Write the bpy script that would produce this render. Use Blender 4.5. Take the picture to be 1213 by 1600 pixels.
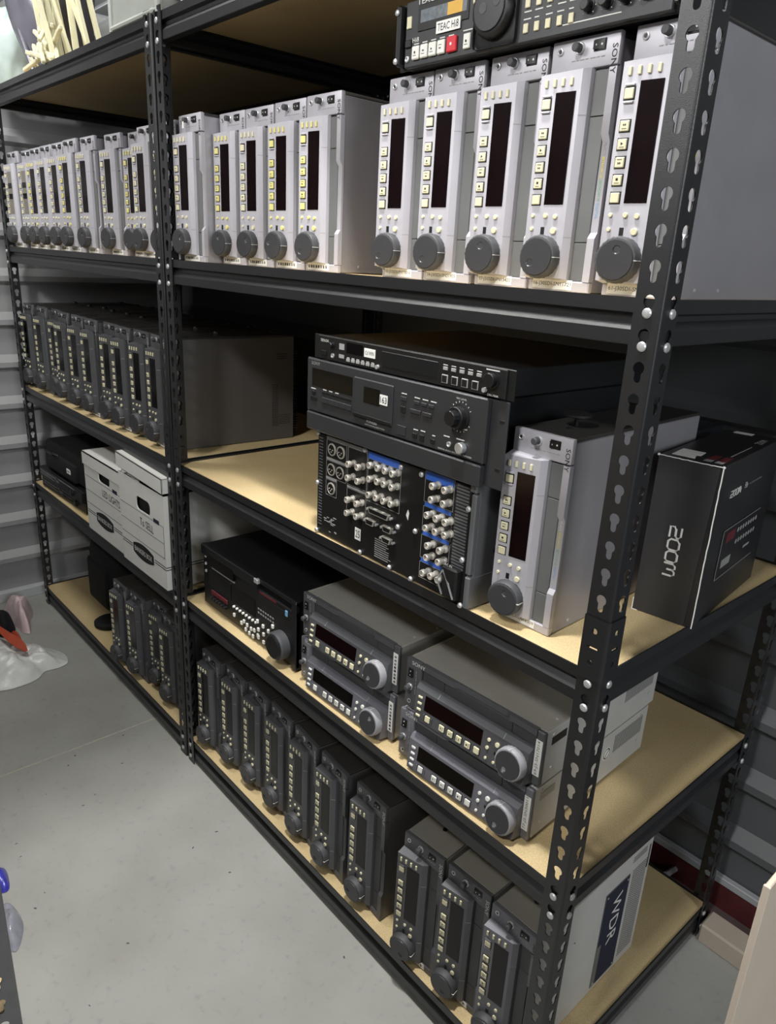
import bpy, bmesh, math, random
from mathutils import Matrix, Vector, noise
from mathutils.geometry import tessellate_polygon

random.seed(7)
SC = bpy.context.scene
COL = SC.collection
for o in list(bpy.data.objects):
    bpy.data.objects.remove(o)

# ------------------------------------------------------------------ camera
cam = bpy.data.cameras.new('camera')
camo = bpy.data.objects.new('camera', cam)
COL.objects.link(camo)
CAM_P = Vector((0.42059, -0.76853, 1.37652))
YAW, PITCH, ROLL, FPX = 0.833997, -0.334990, 0.052403, 1143.024
fw = Vector((-math.sin(YAW) * math.cos(PITCH), math.cos(YAW) * math.cos(PITCH), math.sin(PITCH)))
rt = Vector((math.cos(YAW), math.sin(YAW), 0))
up = rt.cross(fw)
c_, s_ = math.cos(ROLL), math.sin(ROLL)
rx, ux = c_ * rt + s_ * up, -s_ * rt + c_ * up
camo.matrix_world = Matrix(((rx.x, ux.x, -fw.x, CAM_P.x), (rx.y, ux.y, -fw.y, CAM_P.y),
                            (rx.z, ux.z, -fw.z, CAM_P.z), (0, 0, 0, 1)))
cam.sensor_fit = 'VERTICAL'
cam.sensor_height = 32.0
cam.lens = 32.0 * FPX / 1600.0
cam.clip_start = 0.02
SC.camera = camo

# ------------------------------------------------------------------ world, lamps and added fills, exposure
SC.view_settings.view_transform = 'Standard'
SC.view_settings.look = 'None'
SC.view_settings.gamma = 1.0
SC.view_settings.use_curve_mapping = False
SC.view_settings.exposure = 0.0
W = bpy.data.worlds.new('world')
SC.world = W
W.use_nodes = True
W.node_tree.nodes['Background'].inputs[0].default_value = (0.78, 0.86, 0.95, 1)
W.node_tree.nodes['Background'].inputs[1].default_value = 0.06

def lamp(name, kind, loc, target, energy, size=0.2, size_y=None, color=(1, 1, 1)):
    l = bpy.data.lights.new(name, kind)
    l.energy = energy
    l.color = color
    if kind == 'AREA':
        l.shape = 'RECTANGLE'
        l.size = size
        l.size_y = size_y or size
    else:
        l.shadow_soft_size = size
    o = bpy.data.objects.new(name, l)
    COL.objects.link(o)
    o.location = loc
    d = Vector(target) - Vector(loc)
    o.rotation_euler = d.to_track_quat('-Z', 'Y').to_euler()
    return o

lamp('hall_lamp', 'AREA', (0.12, -2.0, 2.96), (-0.7, 0.0, 0.9), 50, 0.30, 0.30, (1.0, 0.985, 0.95))
lamp('far_hall_lamp', 'AREA', (-1.9, -2.6, 2.80), (-1.9, 0.0, 1.6), 45, 1.6, 0.3, (1.0, 0.99, 0.97))
lamp('aisle_lamp', 'AREA', (-0.35, -0.34, 3.05), (-0.35, -0.36, 0.0), 60, 0.12, 0.12, (1.0, 0.985, 0.95))
lamp('right_fill_light', 'AREA', (2.8, -0.8, 2.05), (0.0, 0.1, 1.0), 42, 1.0, 1.0, (0.94, 0.98, 1.0))  # added soft fill from the open right side, not a known lamp
lamp('far_aisle_fill', 'AREA', (-1.75, -0.45, 3.0), (-1.75, -0.40, 0.0), 24, 0.4, 0.4, (1.0, 0.99, 0.94))  # added weak fill to lift the dark far end of the aisle
lamp('far_ceiling_fill', 'POINT', (-6.0, 1.6, 2.2), (0, 0, 0), 60, 0.15)  # added fill, unseen behind the left wall, brightens the distant ceiling

# ------------------------------------------------------------------ materials
MATS = {}
def mat(name, col, rough=0.5, metal=0.0, var=0.06, scale=40.0, bump=0.0, bscale=None, spec=0.5,
        trans=0.0, alpha=1.0, coat=0.0, emit=None):
    if name in MATS:
        return MATS[name]
    m = bpy.data.materials.new(name)
    m.use_nodes = True
    nt = m.node_tree
    b = nt.nodes['Principled BSDF']
    b.inputs['Roughness'].default_value = rough
    b.inputs['Metallic'].default_value = metal
    b.inputs['Specular IOR Level'].default_value = spec
    b.inputs['Transmission Weight'].default_value = trans
    b.inputs['Alpha'].default_value = alpha
    b.inputs['Coat Weight'].default_value = coat
    tc = nt.nodes.new('ShaderNodeTexCoord')
    if var > 0 or bump > 0:
        n = nt.nodes.new('ShaderNodeTexNoise')
        n.inputs['Scale'].default_value = scale
        n.inputs['Detail'].default_value = 4
        nt.links.new(tc.outputs['Object'], n.inputs['Vector'])
        r = nt.nodes.new('ShaderNodeValToRGB')
        r.color_ramp.elements[0].position = 0.3
        r.color_ramp.elements[1].position = 0.7
        r.color_ramp.elements[0].color = (*[max(0, c * (1 - var)) for c in col], 1)
        r.color_ramp.elements[1].color = (*[min(1, c * (1 + var)) for c in col], 1)
        nt.links.new(n.outputs['Fac'], r.inputs['Fac'])
        nt.links.new(r.outputs['Color'], b.inputs['Base Color'])
        if bump > 0:
            n2 = nt.nodes.new('ShaderNodeTexNoise')
            n2.inputs['Scale'].default_value = bscale or scale * 4
            n2.inputs['Detail'].default_value = 3
            nt.links.new(tc.outputs['Object'], n2.inputs['Vector'])
            bp = nt.nodes.new('ShaderNodeBump')
            bp.inputs['Strength'].default_value = bump
            bp.inputs['Distance'].default_value = 0.002
            nt.links.new(n2.outputs['Fac'], bp.inputs['Height'])
            nt.links.new(bp.outputs['Normal'], b.inputs['Normal'])
    else:
        b.inputs['Base Color'].default_value = (*col, 1)
    MATS[name] = m
    return m

def s2l(r, g, b):
    f = lambda c: (c / 255 / 12.92) if c / 255 <= 0.04045 else ((c / 255 + 0.055) / 1.055) ** 2.4
    return (f(r), f(g), f(b))

BLACKSTEEL = mat('black_powder_coat', s2l(25, 26, 29), 0.4, 0.0, 0.10, 60, 0.12, 900, spec=0.7)
ZINC = mat('zinc_rivet', s2l(205, 207, 208), 0.35, 0.6, 0.05, 200)
SILVER = mat('silver_front_plastic', s2l(186, 184, 192), 0.42, 0.25, 0.02, 25, 0.05, 1500)
SILVERBODY = mat('silver_case_paint', s2l(168, 166, 172), 0.36, 0.45, 0.03, 18, 0.05, 1500)
DARKF = mat('charcoal_front_plastic', s2l(88, 89, 93), 0.42, 0.25, 0.03, 25, 0.05, 1500)
DARKBODY = mat('dark_case_paint', s2l(104, 102, 102), 0.38, 0.4, 0.03, 18, 0.05, 1500)
DARKTOP = mat('dark_reflection_metal', s2l(74, 73, 72), 0.3, 0.5, 0.03, 18)  # dark reflection on the deck tops put into the colour
BLUEF = mat('blue_grey_front_plastic', s2l(112, 112, 120), 0.42, 0.25, 0.03, 25, 0.05, 1500)
LIGHTBODY = mat('pale_case_paint', s2l(196, 196, 194), 0.42, 0.2, 0.03, 18, 0.05, 1500)
TAUPETOP = mat('taupe_case_paint', s2l(158, 156, 150), 0.4, 0.3, 0.03, 18)
FLAPS = mat('grey_cassette_door', s2l(104, 106, 106), 0.5, 0.1, 0.03, 25)
FLAPD = mat('dark_cassette_door', s2l(66, 67, 69), 0.5, 0.1, 0.03, 25)
GLASS = mat('smoked_red_display', s2l(16, 6, 8), 0.16, 0.0, 0.25, 30, spec=0.3)
GLASSK = mat('smoked_black_display', s2l(10, 9, 10), 0.16, 0.0, 0.2, 30, spec=0.3)
GREYGLASS = mat('masked_display', s2l(120, 115, 104), 0.3, 0.0, 0.1, 30)
CREAM = mat('cream_key_plastic', s2l(214, 208, 176), 0.45, 0, 0.04, 60)
YELLOW = mat('yellowed_key_plastic', s2l(216, 207, 132), 0.45, 0, 0.04, 60)
WHITEKEY = mat('white_key_plastic', s2l(226, 226, 220), 0.45, 0, 0.03, 60)
DIAL = mat('grey_rubber_dial', s2l(66, 67, 70), 0.55, 0, 0.05, 90)
DIALLIGHT = mat('pale_grey_dial_ring', s2l(150, 150, 156), 0.5, 0, 0.05, 90)
DIALCAP = mat('dark_dial_cap', s2l(58, 58, 61), 0.38, 0, 0.04, 90)
BLACK = mat('black_plastic', s2l(20, 20, 21), 0.45, 0, 0.08, 60)
BLACKMATT = mat('black_matt_fabric', s2l(15, 15, 17), 0.85, 0, 0.2, 80, 0.3, 400)
BLACKMET = mat('black_brushed_metal', s2l(33, 34, 36), 0.32, 0.35, 0.06, 30)
RACKGREY = mat('charcoal_rack_metal', s2l(58, 59, 62), 0.38, 0.3, 0.04, 30)
INK = mat('black_ink', s2l(20, 20, 24), 0.6, 0, 0)
INKLIGHT = mat('white_ink', s2l(214, 214, 210), 0.6, 0, 0)
INKGREY = mat('grey_ink', s2l(150, 150, 150), 0.6, 0, 0)
INKBLUE = mat('blue_ink', s2l(50, 96, 190), 0.5, 0, 0.05, 40)
INKNAVY = mat('navy_ink', s2l(20, 27, 50), 0.75, 0, 0.05, 40)
INKYEL = mat('yellow_ink', s2l(214, 196, 60), 0.6, 0, 0)
INKGRN = mat('green_ink', s2l(110, 170, 130), 0.6, 0, 0)
INKCYAN = mat('cyan_ink', s2l(110, 160, 200), 0.6, 0, 0)
RED = mat('red_key_plastic', s2l(200, 34, 50), 0.4, 0, 0.04, 60)
MAROON = mat('maroon_print', s2l(96, 34, 42), 0.5, 0, 0.05, 60)
AMBER = mat('amber_display_print', s2l(214, 168, 74), 0.5, 0, 0.05, 60)
PAPER = mat('white_label_paper', s2l(232, 232, 228), 0.6, 0, 0.02, 60)
CHROME = mat('nickel_connector', s2l(216, 211, 202), 0.32, 0.55, 0.08, 120)
GUNMETAL = mat('gunmetal_panel', s2l(112, 114, 117), 0.4, 0.4, 0.04, 30)
CARDW = mat('white_carton', s2l(206, 206, 202), 0.7, 0, 0.03, 12, 0.08, 300)
CARDB = mat('tan_panel', s2l(202, 188, 172), 0.7, 0, 0.03, 8, 0.05, 300)
CURB = mat('tan_block_paint', s2l(176, 164, 150), 0.7, 0, 0.05, 14, 0.1, 200)
REDIRON = mat('red_oxide_steel', s2l(74, 26, 28), 0.6, 0, 0.15, 25, 0.1, 200)
BROWNIRON = mat('brown_steel_flange', s2l(78, 66, 66), 0.6, 0, 0.12, 25)
TRIMW = mat('white_metal_trim', s2l(188, 190, 192), 0.5, 0, 0.04, 20)
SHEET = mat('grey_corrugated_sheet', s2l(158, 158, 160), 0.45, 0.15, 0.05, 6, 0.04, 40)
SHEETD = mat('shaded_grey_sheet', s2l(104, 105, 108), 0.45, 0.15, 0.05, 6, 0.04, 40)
CEILW = mat('white_roof_liner', s2l(206, 208, 202), 0.7, 0, 0.04, 3)
CEILD = mat('dark_roof_liner', s2l(92, 94, 92), 0.7, 0, 0.06, 3)
BAGW = mat('white_plastic_film', s2l(224, 224, 222), 0.35, 0, 0.05, 20, 0.7, 45)
BAGPINK = mat('pink_tinted_film', s2l(218, 194, 196), 0.35, 0, 0.10, 14, 0.7, 45)
ORANGE = mat('orange_print', s2l(178, 70, 40), 0.5, 0, 0.1, 30)
BAGGREY = mat('grey_plastic_film', s2l(112, 112, 124), 0.25, 0.1, 0.08, 12, 0.3, 40)
TEALFILM = mat('pale_teal_film', s2l(190, 206, 204), 0.35, 0, 0.06, 12, 0.2, 40)
CREAMCABLE = mat('cream_foam_strip', s2l(218, 214, 184), 0.6, 0, 0.06, 30)
CLEARBIN = mat('frosted_clear_plastic', (0.78, 0.81, 0.77), 0.22, 0, 0.05, 14, trans=0.55)
BLUEFILM = mat('blue_wrapper_film', s2l(60, 62, 168), 0.25, 0, 0.25, 60, 0.3, 200)
CLEARFILM = mat('clear_wrapper_film', s2l(176, 178, 190), 0.2, 0, 0.1, 60, trans=0.4)
YELCARD = mat('yellow_carton', s2l(214, 178, 96), 0.6, 0, 0.05, 20)
LIME = mat('lime_chalk', s2l(176, 186, 40), 0.6, 0, 0)
GREEN = mat('green_chalk', s2l(40, 130, 50), 0.6, 0, 0)

def particle_mat():
    m = mat('particle_board', s2l(208, 186, 138), 0.62, 0, 0, 1)
    nt = m.node_tree
    b = nt.nodes['Principled BSDF']
    tc = nt.nodes['Texture Coordinate']
    def nz(scale, det):
        n = nt.nodes.new('ShaderNodeTexNoise')
        n.inputs['Scale'].default_value = scale
        n.inputs['Detail'].default_value = det
        nt.links.new(tc.outputs['Object'], n.inputs['Vector'])
        return n
    def ramp(src, p0, c0, p1, c1):
        r = nt.nodes.new('ShaderNodeValToRGB')
        r.color_ramp.elements[0].position = p0
        r.color_ramp.elements[1].position = p1
        r.color_ramp.elements[0].color = (*c0, 1)
        r.color_ramp.elements[1].color = (*c1, 1)
        nt.links.new(src.outputs['Fac'], r.inputs['Fac'])
        return r
    a = ramp(nz(420, 3), 0.30, s2l(188, 165, 121), 0.62, s2l(210, 189, 146))
    d = ramp(nz(5, 5), 0.32, (0.78, 0.74, 0.68), 0.6, (1, 1, 1))
    mx = nt.nodes.new('ShaderNodeMixRGB')
    mx.blend_type = 'MULTIPLY'
    mx.inputs[0].default_value = 0.55
    nt.links.new(a.outputs['Color'], mx.inputs[1])
    nt.links.new(d.outputs['Color'], mx.inputs[2])
    nt.links.new(mx.outputs['Color'], b.inputs['Base Color'])
    return m
BOARD = particle_mat()

def concrete_mat():
    m = mat('grey_concrete', s2l(160, 160, 156), 0.5, 0, 0, 1)
    nt = m.node_tree
    b = nt.nodes['Principled BSDF']
    tc = nt.nodes['Texture Coordinate']
    n1 = nt.nodes.new('ShaderNodeTexNoise'); n1.inputs['Scale'].default_value = 3.2; n1.inputs['Detail'].default_value = 8
    n2 = nt.nodes.new('ShaderNodeTexNoise'); n2.inputs['Scale'].default_value = 55; n2.inputs['Detail'].default_value = 5
    for n in (n1, n2):
        nt.links.new(tc.outputs['Object'], n.inputs['Vector'])
    r1 = nt.nodes.new('ShaderNodeValToRGB')
    r1.color_ramp.elements[0].position = 0.3; r1.color_ramp.elements[1].position = 0.7
    r1.color_ramp.elements[0].color = (*s2l(150, 149, 144), 1); r1.color_ramp.elements[1].color = (*s2l(170, 170, 166), 1)
    r2 = nt.nodes.new('ShaderNodeValToRGB')
    r2.color_ramp.elements[0].position = 0.26; r2.color_ramp.elements[1].position = 0.42
    r2.color_ramp.elements[0].color = (0.7, 0.7, 0.7, 1); r2.color_ramp.elements[1].color = (1, 1, 1, 1)
    mx = nt.nodes.new('ShaderNodeMixRGB'); mx.blend_type = 'MULTIPLY'; mx.inputs[0].default_value = 0.5
    nt.links.new(n1.outputs['Fac'], r1.inputs['Fac']); nt.links.new(n2.outputs['Fac'], r2.inputs['Fac'])
    nt.links.new(r1.outputs['Color'], mx.inputs[1]); nt.links.new(r2.outputs['Color'], mx.inputs[2])
    nt.links.new(mx.outputs['Color'], b.inputs['Base Color'])
    b.inputs['Roughness'].default_value = 0.55
    return m
CONCRETE = concrete_mat()

# ------------------------------------------------------------------ mesh helpers
def T(x, y, z):
    return Matrix.Translation((x, y, z))
def R(a, ax):
    return Matrix.Rotation(math.radians(a), 4, ax)

class MB:
    """collects simple shapes into one mesh; k scales everything (0.001: millimetres)"""
    def __init__(self, k=1.0):
        self.bm = bmesh.new(); self.k = k
    def box(self, x0, y0, z0, x1, y1, z1, bev=0.0, M=None, seg=1):
        b = bmesh.new()
        bmesh.ops.create_cube(b, size=1.0)
        for v in b.verts:
            v.co = Vector((x0 + (v.co.x + .5) * (x1 - x0), y0 + (v.co.y + .5) * (y1 - y0), z0 + (v.co.z + .5) * (z1 - z0)))
        if bev > 0:
            bmesh.ops.bevel(b, geom=b.edges[:], offset=bev, segments=seg, affect='EDGES', profile=0.6)
        return self._add(b, M)
    def _add(self, b, M=None):
        if M is not None:
            b.transform(M)
        mp = {}
        for v in b.verts:
            mp[v] = self.bm.verts.new(v.co * self.k)
        for f in b.faces:
            try:
                self.bm.faces.new([mp[v] for v in f.verts])
            except ValueError:
                pass
        b.free()
        return self
    def raw(self, verts, faces, M=None):
        vs = [self.bm.verts.new(((M @ Vector(v)) if M is not None else Vector(v)) * self.k) for v in verts]
        for f in faces:
            try:
                self.bm.faces.new([vs[i] for i in f])
            except ValueError:
                pass
        return self
    def lathe(self, prof, n=24, M=None, rib=0.0):
        """prof: (radius, height) pairs, axis +Z"""
        V, F = [], []
        for (r, h) in prof:
            for i in range(n):
                a = 2 * math.pi * i / n
                rr = r * (1 - rib * (i % 2)) if r > 0 else 0
                V.append((rr * math.cos(a), rr * math.sin(a), h))
        for j in range(len(prof) - 1):
            for i in range(n):
                i2 = (i + 1) % n
                F.append((j * n + i, j * n + i2, (j + 1) * n + i2, (j + 1) * n + i))
        F.append(tuple(range(n - 1, -1, -1)))
        F.append(tuple((len(prof) - 1) * n + i for i in range(n)))
        return self.raw(V, F, M)
    def cyl(self, r, h, n=16, M=None, cham=0.0):
        pr = [(r, 0), (r, h)] if not cham else [(r, 0), (r, h - cham), (r - cham, h)]
        return self.lathe(pr, n, M)
    def prism(self, poly, d0, d1, plane='xz', M=None):
        """extrude a 2-D polygon; plane tells the two axes of the polygon"""
        f = {'xz': lambda a, b, d: (a, d, b), 'yz': lambda a, b, d: (d, a, b), 'xy': lambda a, b, d: (a, b, d)}[plane]
        n = len(poly)
        V = [f(a, b, d0) for a, b in poly] + [f(a, b, d1) for a, b in poly]
        F = [(i, (i + 1) % n, n + (i + 1) % n, n + i) for i in range(n)]
        tr = tessellate_polygon([[Vector((a, b, 0)) for a, b in poly]])
        F += [t for t in tr] + [tuple(n + i for i in reversed(t)) for t in tr]
        return self.raw(V, F, M)
    def tube(self, pts, r, n=6):
        P = [Vector(p) for p in pts]
        V, F = [], []
        for i, p in enumerate(P):
            d = (P[min(i + 1, len(P) - 1)] - P[max(i - 1, 0)]).normalized()
            a = d.orthogonal().normalized(); b = d.cross(a)
            for j in range(n):
                t = 2 * math.pi * j / n
                V.append(p + (a * math.cos(t) + b * math.sin(t)) * r)
        for i in range(len(P) - 1):
            for j in range(n):
                j2 = (j + 1) % n
                F.append((i * n + j, i * n + j2, (i + 1) * n + j2, (i + 1) * n + j))
        F.append(tuple(range(n))); F.append(tuple((len(P) - 1) * n + j for j in range(n)))
        return self.raw(V, F)
    def mesh(self, name, m, smooth=35):
        bmesh.ops.recalc_face_normals(self.bm, faces=self.bm.faces[:])
        me = bpy.data.meshes.new(name)
        self.bm.to_mesh(me); self.bm.free()
        me.materials.append(m)
        if smooth:
            for p in me.polygons:
                p.use_smooth = True
            me.set_sharp_from_angle(angle=math.radians(smooth))
        return me

def ob(name, me, parent=None, M=None):
    o = bpy.data.objects.new(name, me)
    COL.objects.link(o)
    if parent is not None:
        o.parent = parent
    if M is not None:
        o.matrix_basis = M
    return o
def thing(name, label, cat, M=None, group=None):
    o = bpy.data.objects.new(name, None)
    COL.objects.link(o)
    o.empty_display_size = 0.05
    o['label'] = label; o['category'] = cat
    if group:
        o['group'] = group
    if M is not None:
        o.matrix_basis = M
    return o
def tag(o, label, cat, group=None):
    o['label'] = label; o['category'] = cat
    if group:
        o['group'] = group
    return o
def struct(name, me, M=None, parent=None):
    o = ob(name, me, parent, M)
    if parent is None:
        o['kind'] = 'structure'
    return o

_TX = {}
def text_mesh(s, w, h, m, key=''):
    """lettering fitted into w x h metres, lying in the XZ plane, front toward -Y, centred; w None keeps the face's own proportions"""
    k = (s, w, h, m.name)
    if k in _TX:
        return _TX[k]
    c = bpy.data.curves.new('lettering', 'FONT')
    c.body = s; c.size = 1.0; c.resolution_u = 2; c.extrude = 0.0
    c.align_x = 'CENTER'
    o = bpy.data.objects.new('lettering', c)
    COL.objects.link(o)
    dg = bpy.context.evaluated_depsgraph_get()
    me = bpy.data.meshes.new_from_object(o.evaluated_get(dg))
    bpy.data.objects.remove(o); bpy.data.curves.remove(c)
    xs = [v.co.x for v in me.vertices]; ys = [v.co.y for v in me.vertices]
    x0, x1, y0, y1 = min(xs), max(xs), min(ys), max(ys)
    sy = h / (y1 - y0)
    sx = w / (x1 - x0) if w else sy
    for v in me.vertices:
        v.co = Vector(((v.co.x - (x0 + x1) / 2) * sx, 0, (v.co.y - (y0 + y1) / 2) * sy))
    me.materials.clear(); me.materials.append(m)
    me.name = 'lettering'
    _TX[k] = me
    return me
def text(s, w, h, m, parent, M, name='lettering'):
    return ob(name, text_mesh(s, w, h, m), parent, M)

# ------------------------------------------------------------------ dimensions of the shelving
PITCH_H = 0.0364
def zh(h):
    return 0.058 + (36 - h) * PITCH_H
LEVELS = {4: -12, 3: 1, 2: 14, 1: 24, 0: 36}
ZB = {k: zh(h) + 0.0125 for k, h in LEVELS.items()}
WU, DU, GAP = 1.2182, 0.627, 0.0108

# ------------------------------------------------------------------ room
def corrugated(length, z0, z1, phase, pitch=0.1525, d=0.024):
    """profile in (out, z), extruded along x; ribs point to -y"""
    pts = []
    k = math.floor((z0 - phase) / pitch) - 1
    while phase + k * pitch < z1 + pitch:
        b = phase + k * pitch      # dark underside of a rib
        pts += [(0, b - 0.004), (-d, b + 0.008), (-d, b + 0.026), (0, b + 0.052)]
        k += 1
    pts = [p for p in pts if z0 < p[1] < z1]
    pts = [(0, z0)] + pts + [(pts[-1][0], z1)]
    V, F = [], []
    for a, z in pts:
        V += [(0, a, z), (length, a, z)]
    for i in range(len(pts) - 1):
        F.append((2 * i, 2 * i + 1, 2 * i + 3, 2 * i + 2))
    n = len(pts)
    for a, z in pts:
        V += [(0, a + 0.004, z), (length, a + 0.004, z)]
    for i in range(n - 1):
        F.append((2 * n + 2 * i, 2 * n + 2 * i + 2, 2 * n + 2 * i + 3, 2 * n + 2 * i + 1))
    return MB().raw(V, F)

fl = struct('floor', MB().box(-9.5, -3.2, -0.10, 3.2, 4.2, 0).mesh('floor', CONCRETE))
jn = ob('control_joint', MB().box(-1.4555, -2.6, 0.0, -1.4495, 0.02, 0.0006).mesh('control_joint', mat('pale_joint_filler', s2l(186, 182, 168), 0.7, 0, 0.1, 60)), fl)
# little flecks of dirt and chips on the concrete (part of the floor)
fk = MB()
for i in range(46):
    x, y = random.uniform(-1.5, -0.2), random.uniform(-0.75, -0.03)
    a, b = random.uniform(.001, .004), random.uniform(.0008, .002)
    fk.raw([(-a, -b, 0), (a, -b * .6, 0), (a * .8, b, 0), (-a * .7, b, 0), (0, 0, .0014)],
           [(0, 1, 4), (1, 2, 4), (2, 3, 4), (3, 0, 4)], T(x, y, 0.0002) @ R(random.uniform(0, 180), 'Z'))
k_ = ob('floor_grit', fk.mesh('floor_grit', mat('dark_grit', s2l(92, 90, 86), 0.8, 0, 0)), fl)
k_['kind'] = 'stuff'

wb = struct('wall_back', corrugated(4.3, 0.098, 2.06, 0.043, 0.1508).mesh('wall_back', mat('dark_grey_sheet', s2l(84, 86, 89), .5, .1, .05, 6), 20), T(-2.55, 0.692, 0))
ob('base_trim', MB().box(-2.55, 0.674, 0.092, 1.75, 0.690, 0.110, 0.002).mesh('base_trim', mat('dull_white_trim', s2l(150, 152, 155), .5, 0, .04, 20)), wb, T(2.55, -0.692, 0))
ob('red_girt', MB().box(-2.55, 0.678, 0.0, 1.75, 0.700, 0.0925).mesh('red_girt', REDIRON), wb, T(2.55, -0.692, 0))
ob('girt_flange', MB().box(-2.55, 0.640, 0.002, 1.75, 0.678, 0.030, 0.003).mesh('girt_flange', BROWNIRON), wb, T(2.55, -0.692, 0))
ob('bolt', MB().cyl(.007, .05, 8, R(90, 'X')).mesh('bolt', ZINC), wb, T(2.55 - 0.105, -0.012, 0.052) @ R(-14, 'X'))

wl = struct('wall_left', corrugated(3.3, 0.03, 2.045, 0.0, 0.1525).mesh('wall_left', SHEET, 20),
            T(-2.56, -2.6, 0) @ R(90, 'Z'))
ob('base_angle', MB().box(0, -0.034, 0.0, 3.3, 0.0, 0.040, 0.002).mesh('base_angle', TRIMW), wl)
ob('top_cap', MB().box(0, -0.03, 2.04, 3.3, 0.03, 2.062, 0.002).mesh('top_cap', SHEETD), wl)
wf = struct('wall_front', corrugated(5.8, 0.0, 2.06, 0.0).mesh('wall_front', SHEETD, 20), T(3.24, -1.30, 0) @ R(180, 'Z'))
# added unseen blocker above the aisle, cuts the lamp's light on the far floor
struct('light_blocker', MB().box(-.61, -1.25, 2.32, -.57, .66, 3.2).mesh('light_blocker', SHEETD))
# roof liner with its battens, seen over the top of the left partition
ce = struct('ceiling', MB().box(-6.72, -3.2, 3.20, 3.2, 4.2, 3.24).box(-6.72, -3.2, 3.2, -6.7, 4.2, 3.201).mesh('ceiling', CEILD))
ob('pale_liner_panel', MB().box(-9.5, -3.2, 3.20, -6.72, 4.2, 3.24).mesh('pale_liner_panel', CEILW), ce)
BATTEN = MB().box(-9.5, -.008, 3.186, 3.2, .008, 3.2).mesh('batten', TRIMW)
for i in range(-14, 21):
    ob('batten', BATTEN, ce, T(0, 2.006 + i * 0.198, 0))
CROSS = MB().box(-.012, -3.2, 3.184, .012, 4.2, 3.2).mesh('cross_batten', TRIMW)
for x in (-8.6, -6.72, -5.9, -4.6, -3.3, -2.0, -0.7, 0.6, 1.9):
    ob('cross_batten', CROSS, ce, T(x, 0, 0))

# ------------------------------------------------------------------ slotted posts, beams, boards
def keyhole(n=14):
    R0, r0, cz = 0.0072, 0.0043, 0.0125
    pts = []
    a0 = math.asin(r0 / R0)
    for i in range(n + 1):
        a = -math.pi / 2 + a0 + (2 * math.pi - 2 * a0) * i / n
        pts.append((R0 * math.cos(a), cz + R0 * math.sin(a)))
    for i in range(7):
        a = math.pi + math.pi * i / 6
        pts.append((r0 * math.cos(a), r0 * math.sin(a)))
    return pts
KEY = keyhole()
PF, PT = 0.035, 0.0018      # flange width, thickness

def flange_tris(w0, w1, z0, z1, holes):
    outer = [(w0, z0), (w1, z0), (w1, z1), (w0, z1)]
    loops = [outer] + holes
    flat = [p for l in loops for p in l]
    tr = tessellate_polygon([[Vector((a, b, 0)) for a, b in l] for l in loops])
    return flat, tr, loops

def add_flange(mb, fmap, w0, w1, z0, z1, holes):
    flat, tr, loops = flange_tris(w0, w1, z0, z1, holes)
    n = len(flat)
    V = [fmap(a, 0, b) for a, b in flat] + [fmap(a, PT, b) for a, b in flat]
    F = [tuple(t) for t in tr] + [tuple(n + i for i in t) for t in tr]
    k = 0
    for li, l in enumerate(loops):
        m = len(l)
        for i in range(m):
            if li == 0 and i in (0, 2):
                continue
            a, b = k + i, k + (i + 1) % m
            F.append((a, b, n + b, n + a))
        k += m
    mb.raw(V, F)

def post_mesh(sx, sy, h0=-12, h1=37, offs=0.0, sleeve=False):
    """corner at the origin; front flange runs to sx along x, side flange to sy along y"""
    mb = MB()
    rr = 0.004
    fx = lambda a, d, z: (sx * a, sy * (d - offs), z)
    fy = lambda a, d, z: (sx * (d - offs), sy * a, z)
    if sleeve:
        def circ(w, z, r=0.0042):
            return [(w + r * math.cos(i * math.pi / 5), z + r * math.sin(i * math.pi / 5)) for i in range(10)]
        z0, z1 = 0.866, 0.955
        def slot(w, z):
            return [(w - .008, z - .0015), (w + .008, z - .0015), (w + .008, z + .0015), (w - .008, z + .0015)]
        for f in (fx, fy):
            hs = [circ(0.019, 0.936), slot(0.019, 0.912), circ(0.019, 0.890)]
            add_flange(mb, f, rr, PF + .001, z0, z1, hs)
        zs = (z0, z1)
    else:
        for h in range(h0, h1 + 1):
            z = zh(h)
            for f, w in ((fx, 0.0175), (fy, 0.0215)):
                add_flange(mb, f, rr, PF, z - 0.3 * PITCH_H, z + 0.7 * PITCH_H, [[(w + a, z + b) for a, b in KEY]])
        zb = zh(h1) - 0.3 * PITCH_H
        for f in (fx, fy):
            add_flange(mb, f, rr, PF, 0.0, zb, [])
        zs = (0.0, zh(h0) + 0.7 * PITCH_H)
    # rounded corner
    V, F = [], []
    for z in zs:
        for i in range(5):
            a = math.pi / 2 * i / 4
            for q in (0, PT):
                r = rr + offs - q
                V.append((sx * (rr - r * math.cos(a)), sy * (rr - r * math.sin(a)), z))
    for i in range(4):
        for q in (0, 1):
            F.append((2 * i + q, 2 * i + 2 + q, 10 + 2 * i + 2 + q, 10 + 2 * i + q))
    mb.raw(V, F)
    bmesh.ops.remove_doubles(mb.bm, verts=mb.bm.verts[:], dist=1e-5)
    return mb.mesh('post', BLACKSTEEL, 40)

PM = {(sx, sy): post_mesh(sx, sy) for sx in (-1, 1) for sy in (-1, 1)}
SM = {sx: post_mesh(sx, 1, offs=0.0012, sleeve=True) for sx in (-1, 1)}
RIV = MB().lathe([(.0058, 0), (.0058, .0012), (.0045, .0026), (.0018, .0031)], 14, R(90, 'X')).mesh('rivet', ZINC)   # head toward -y

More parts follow.
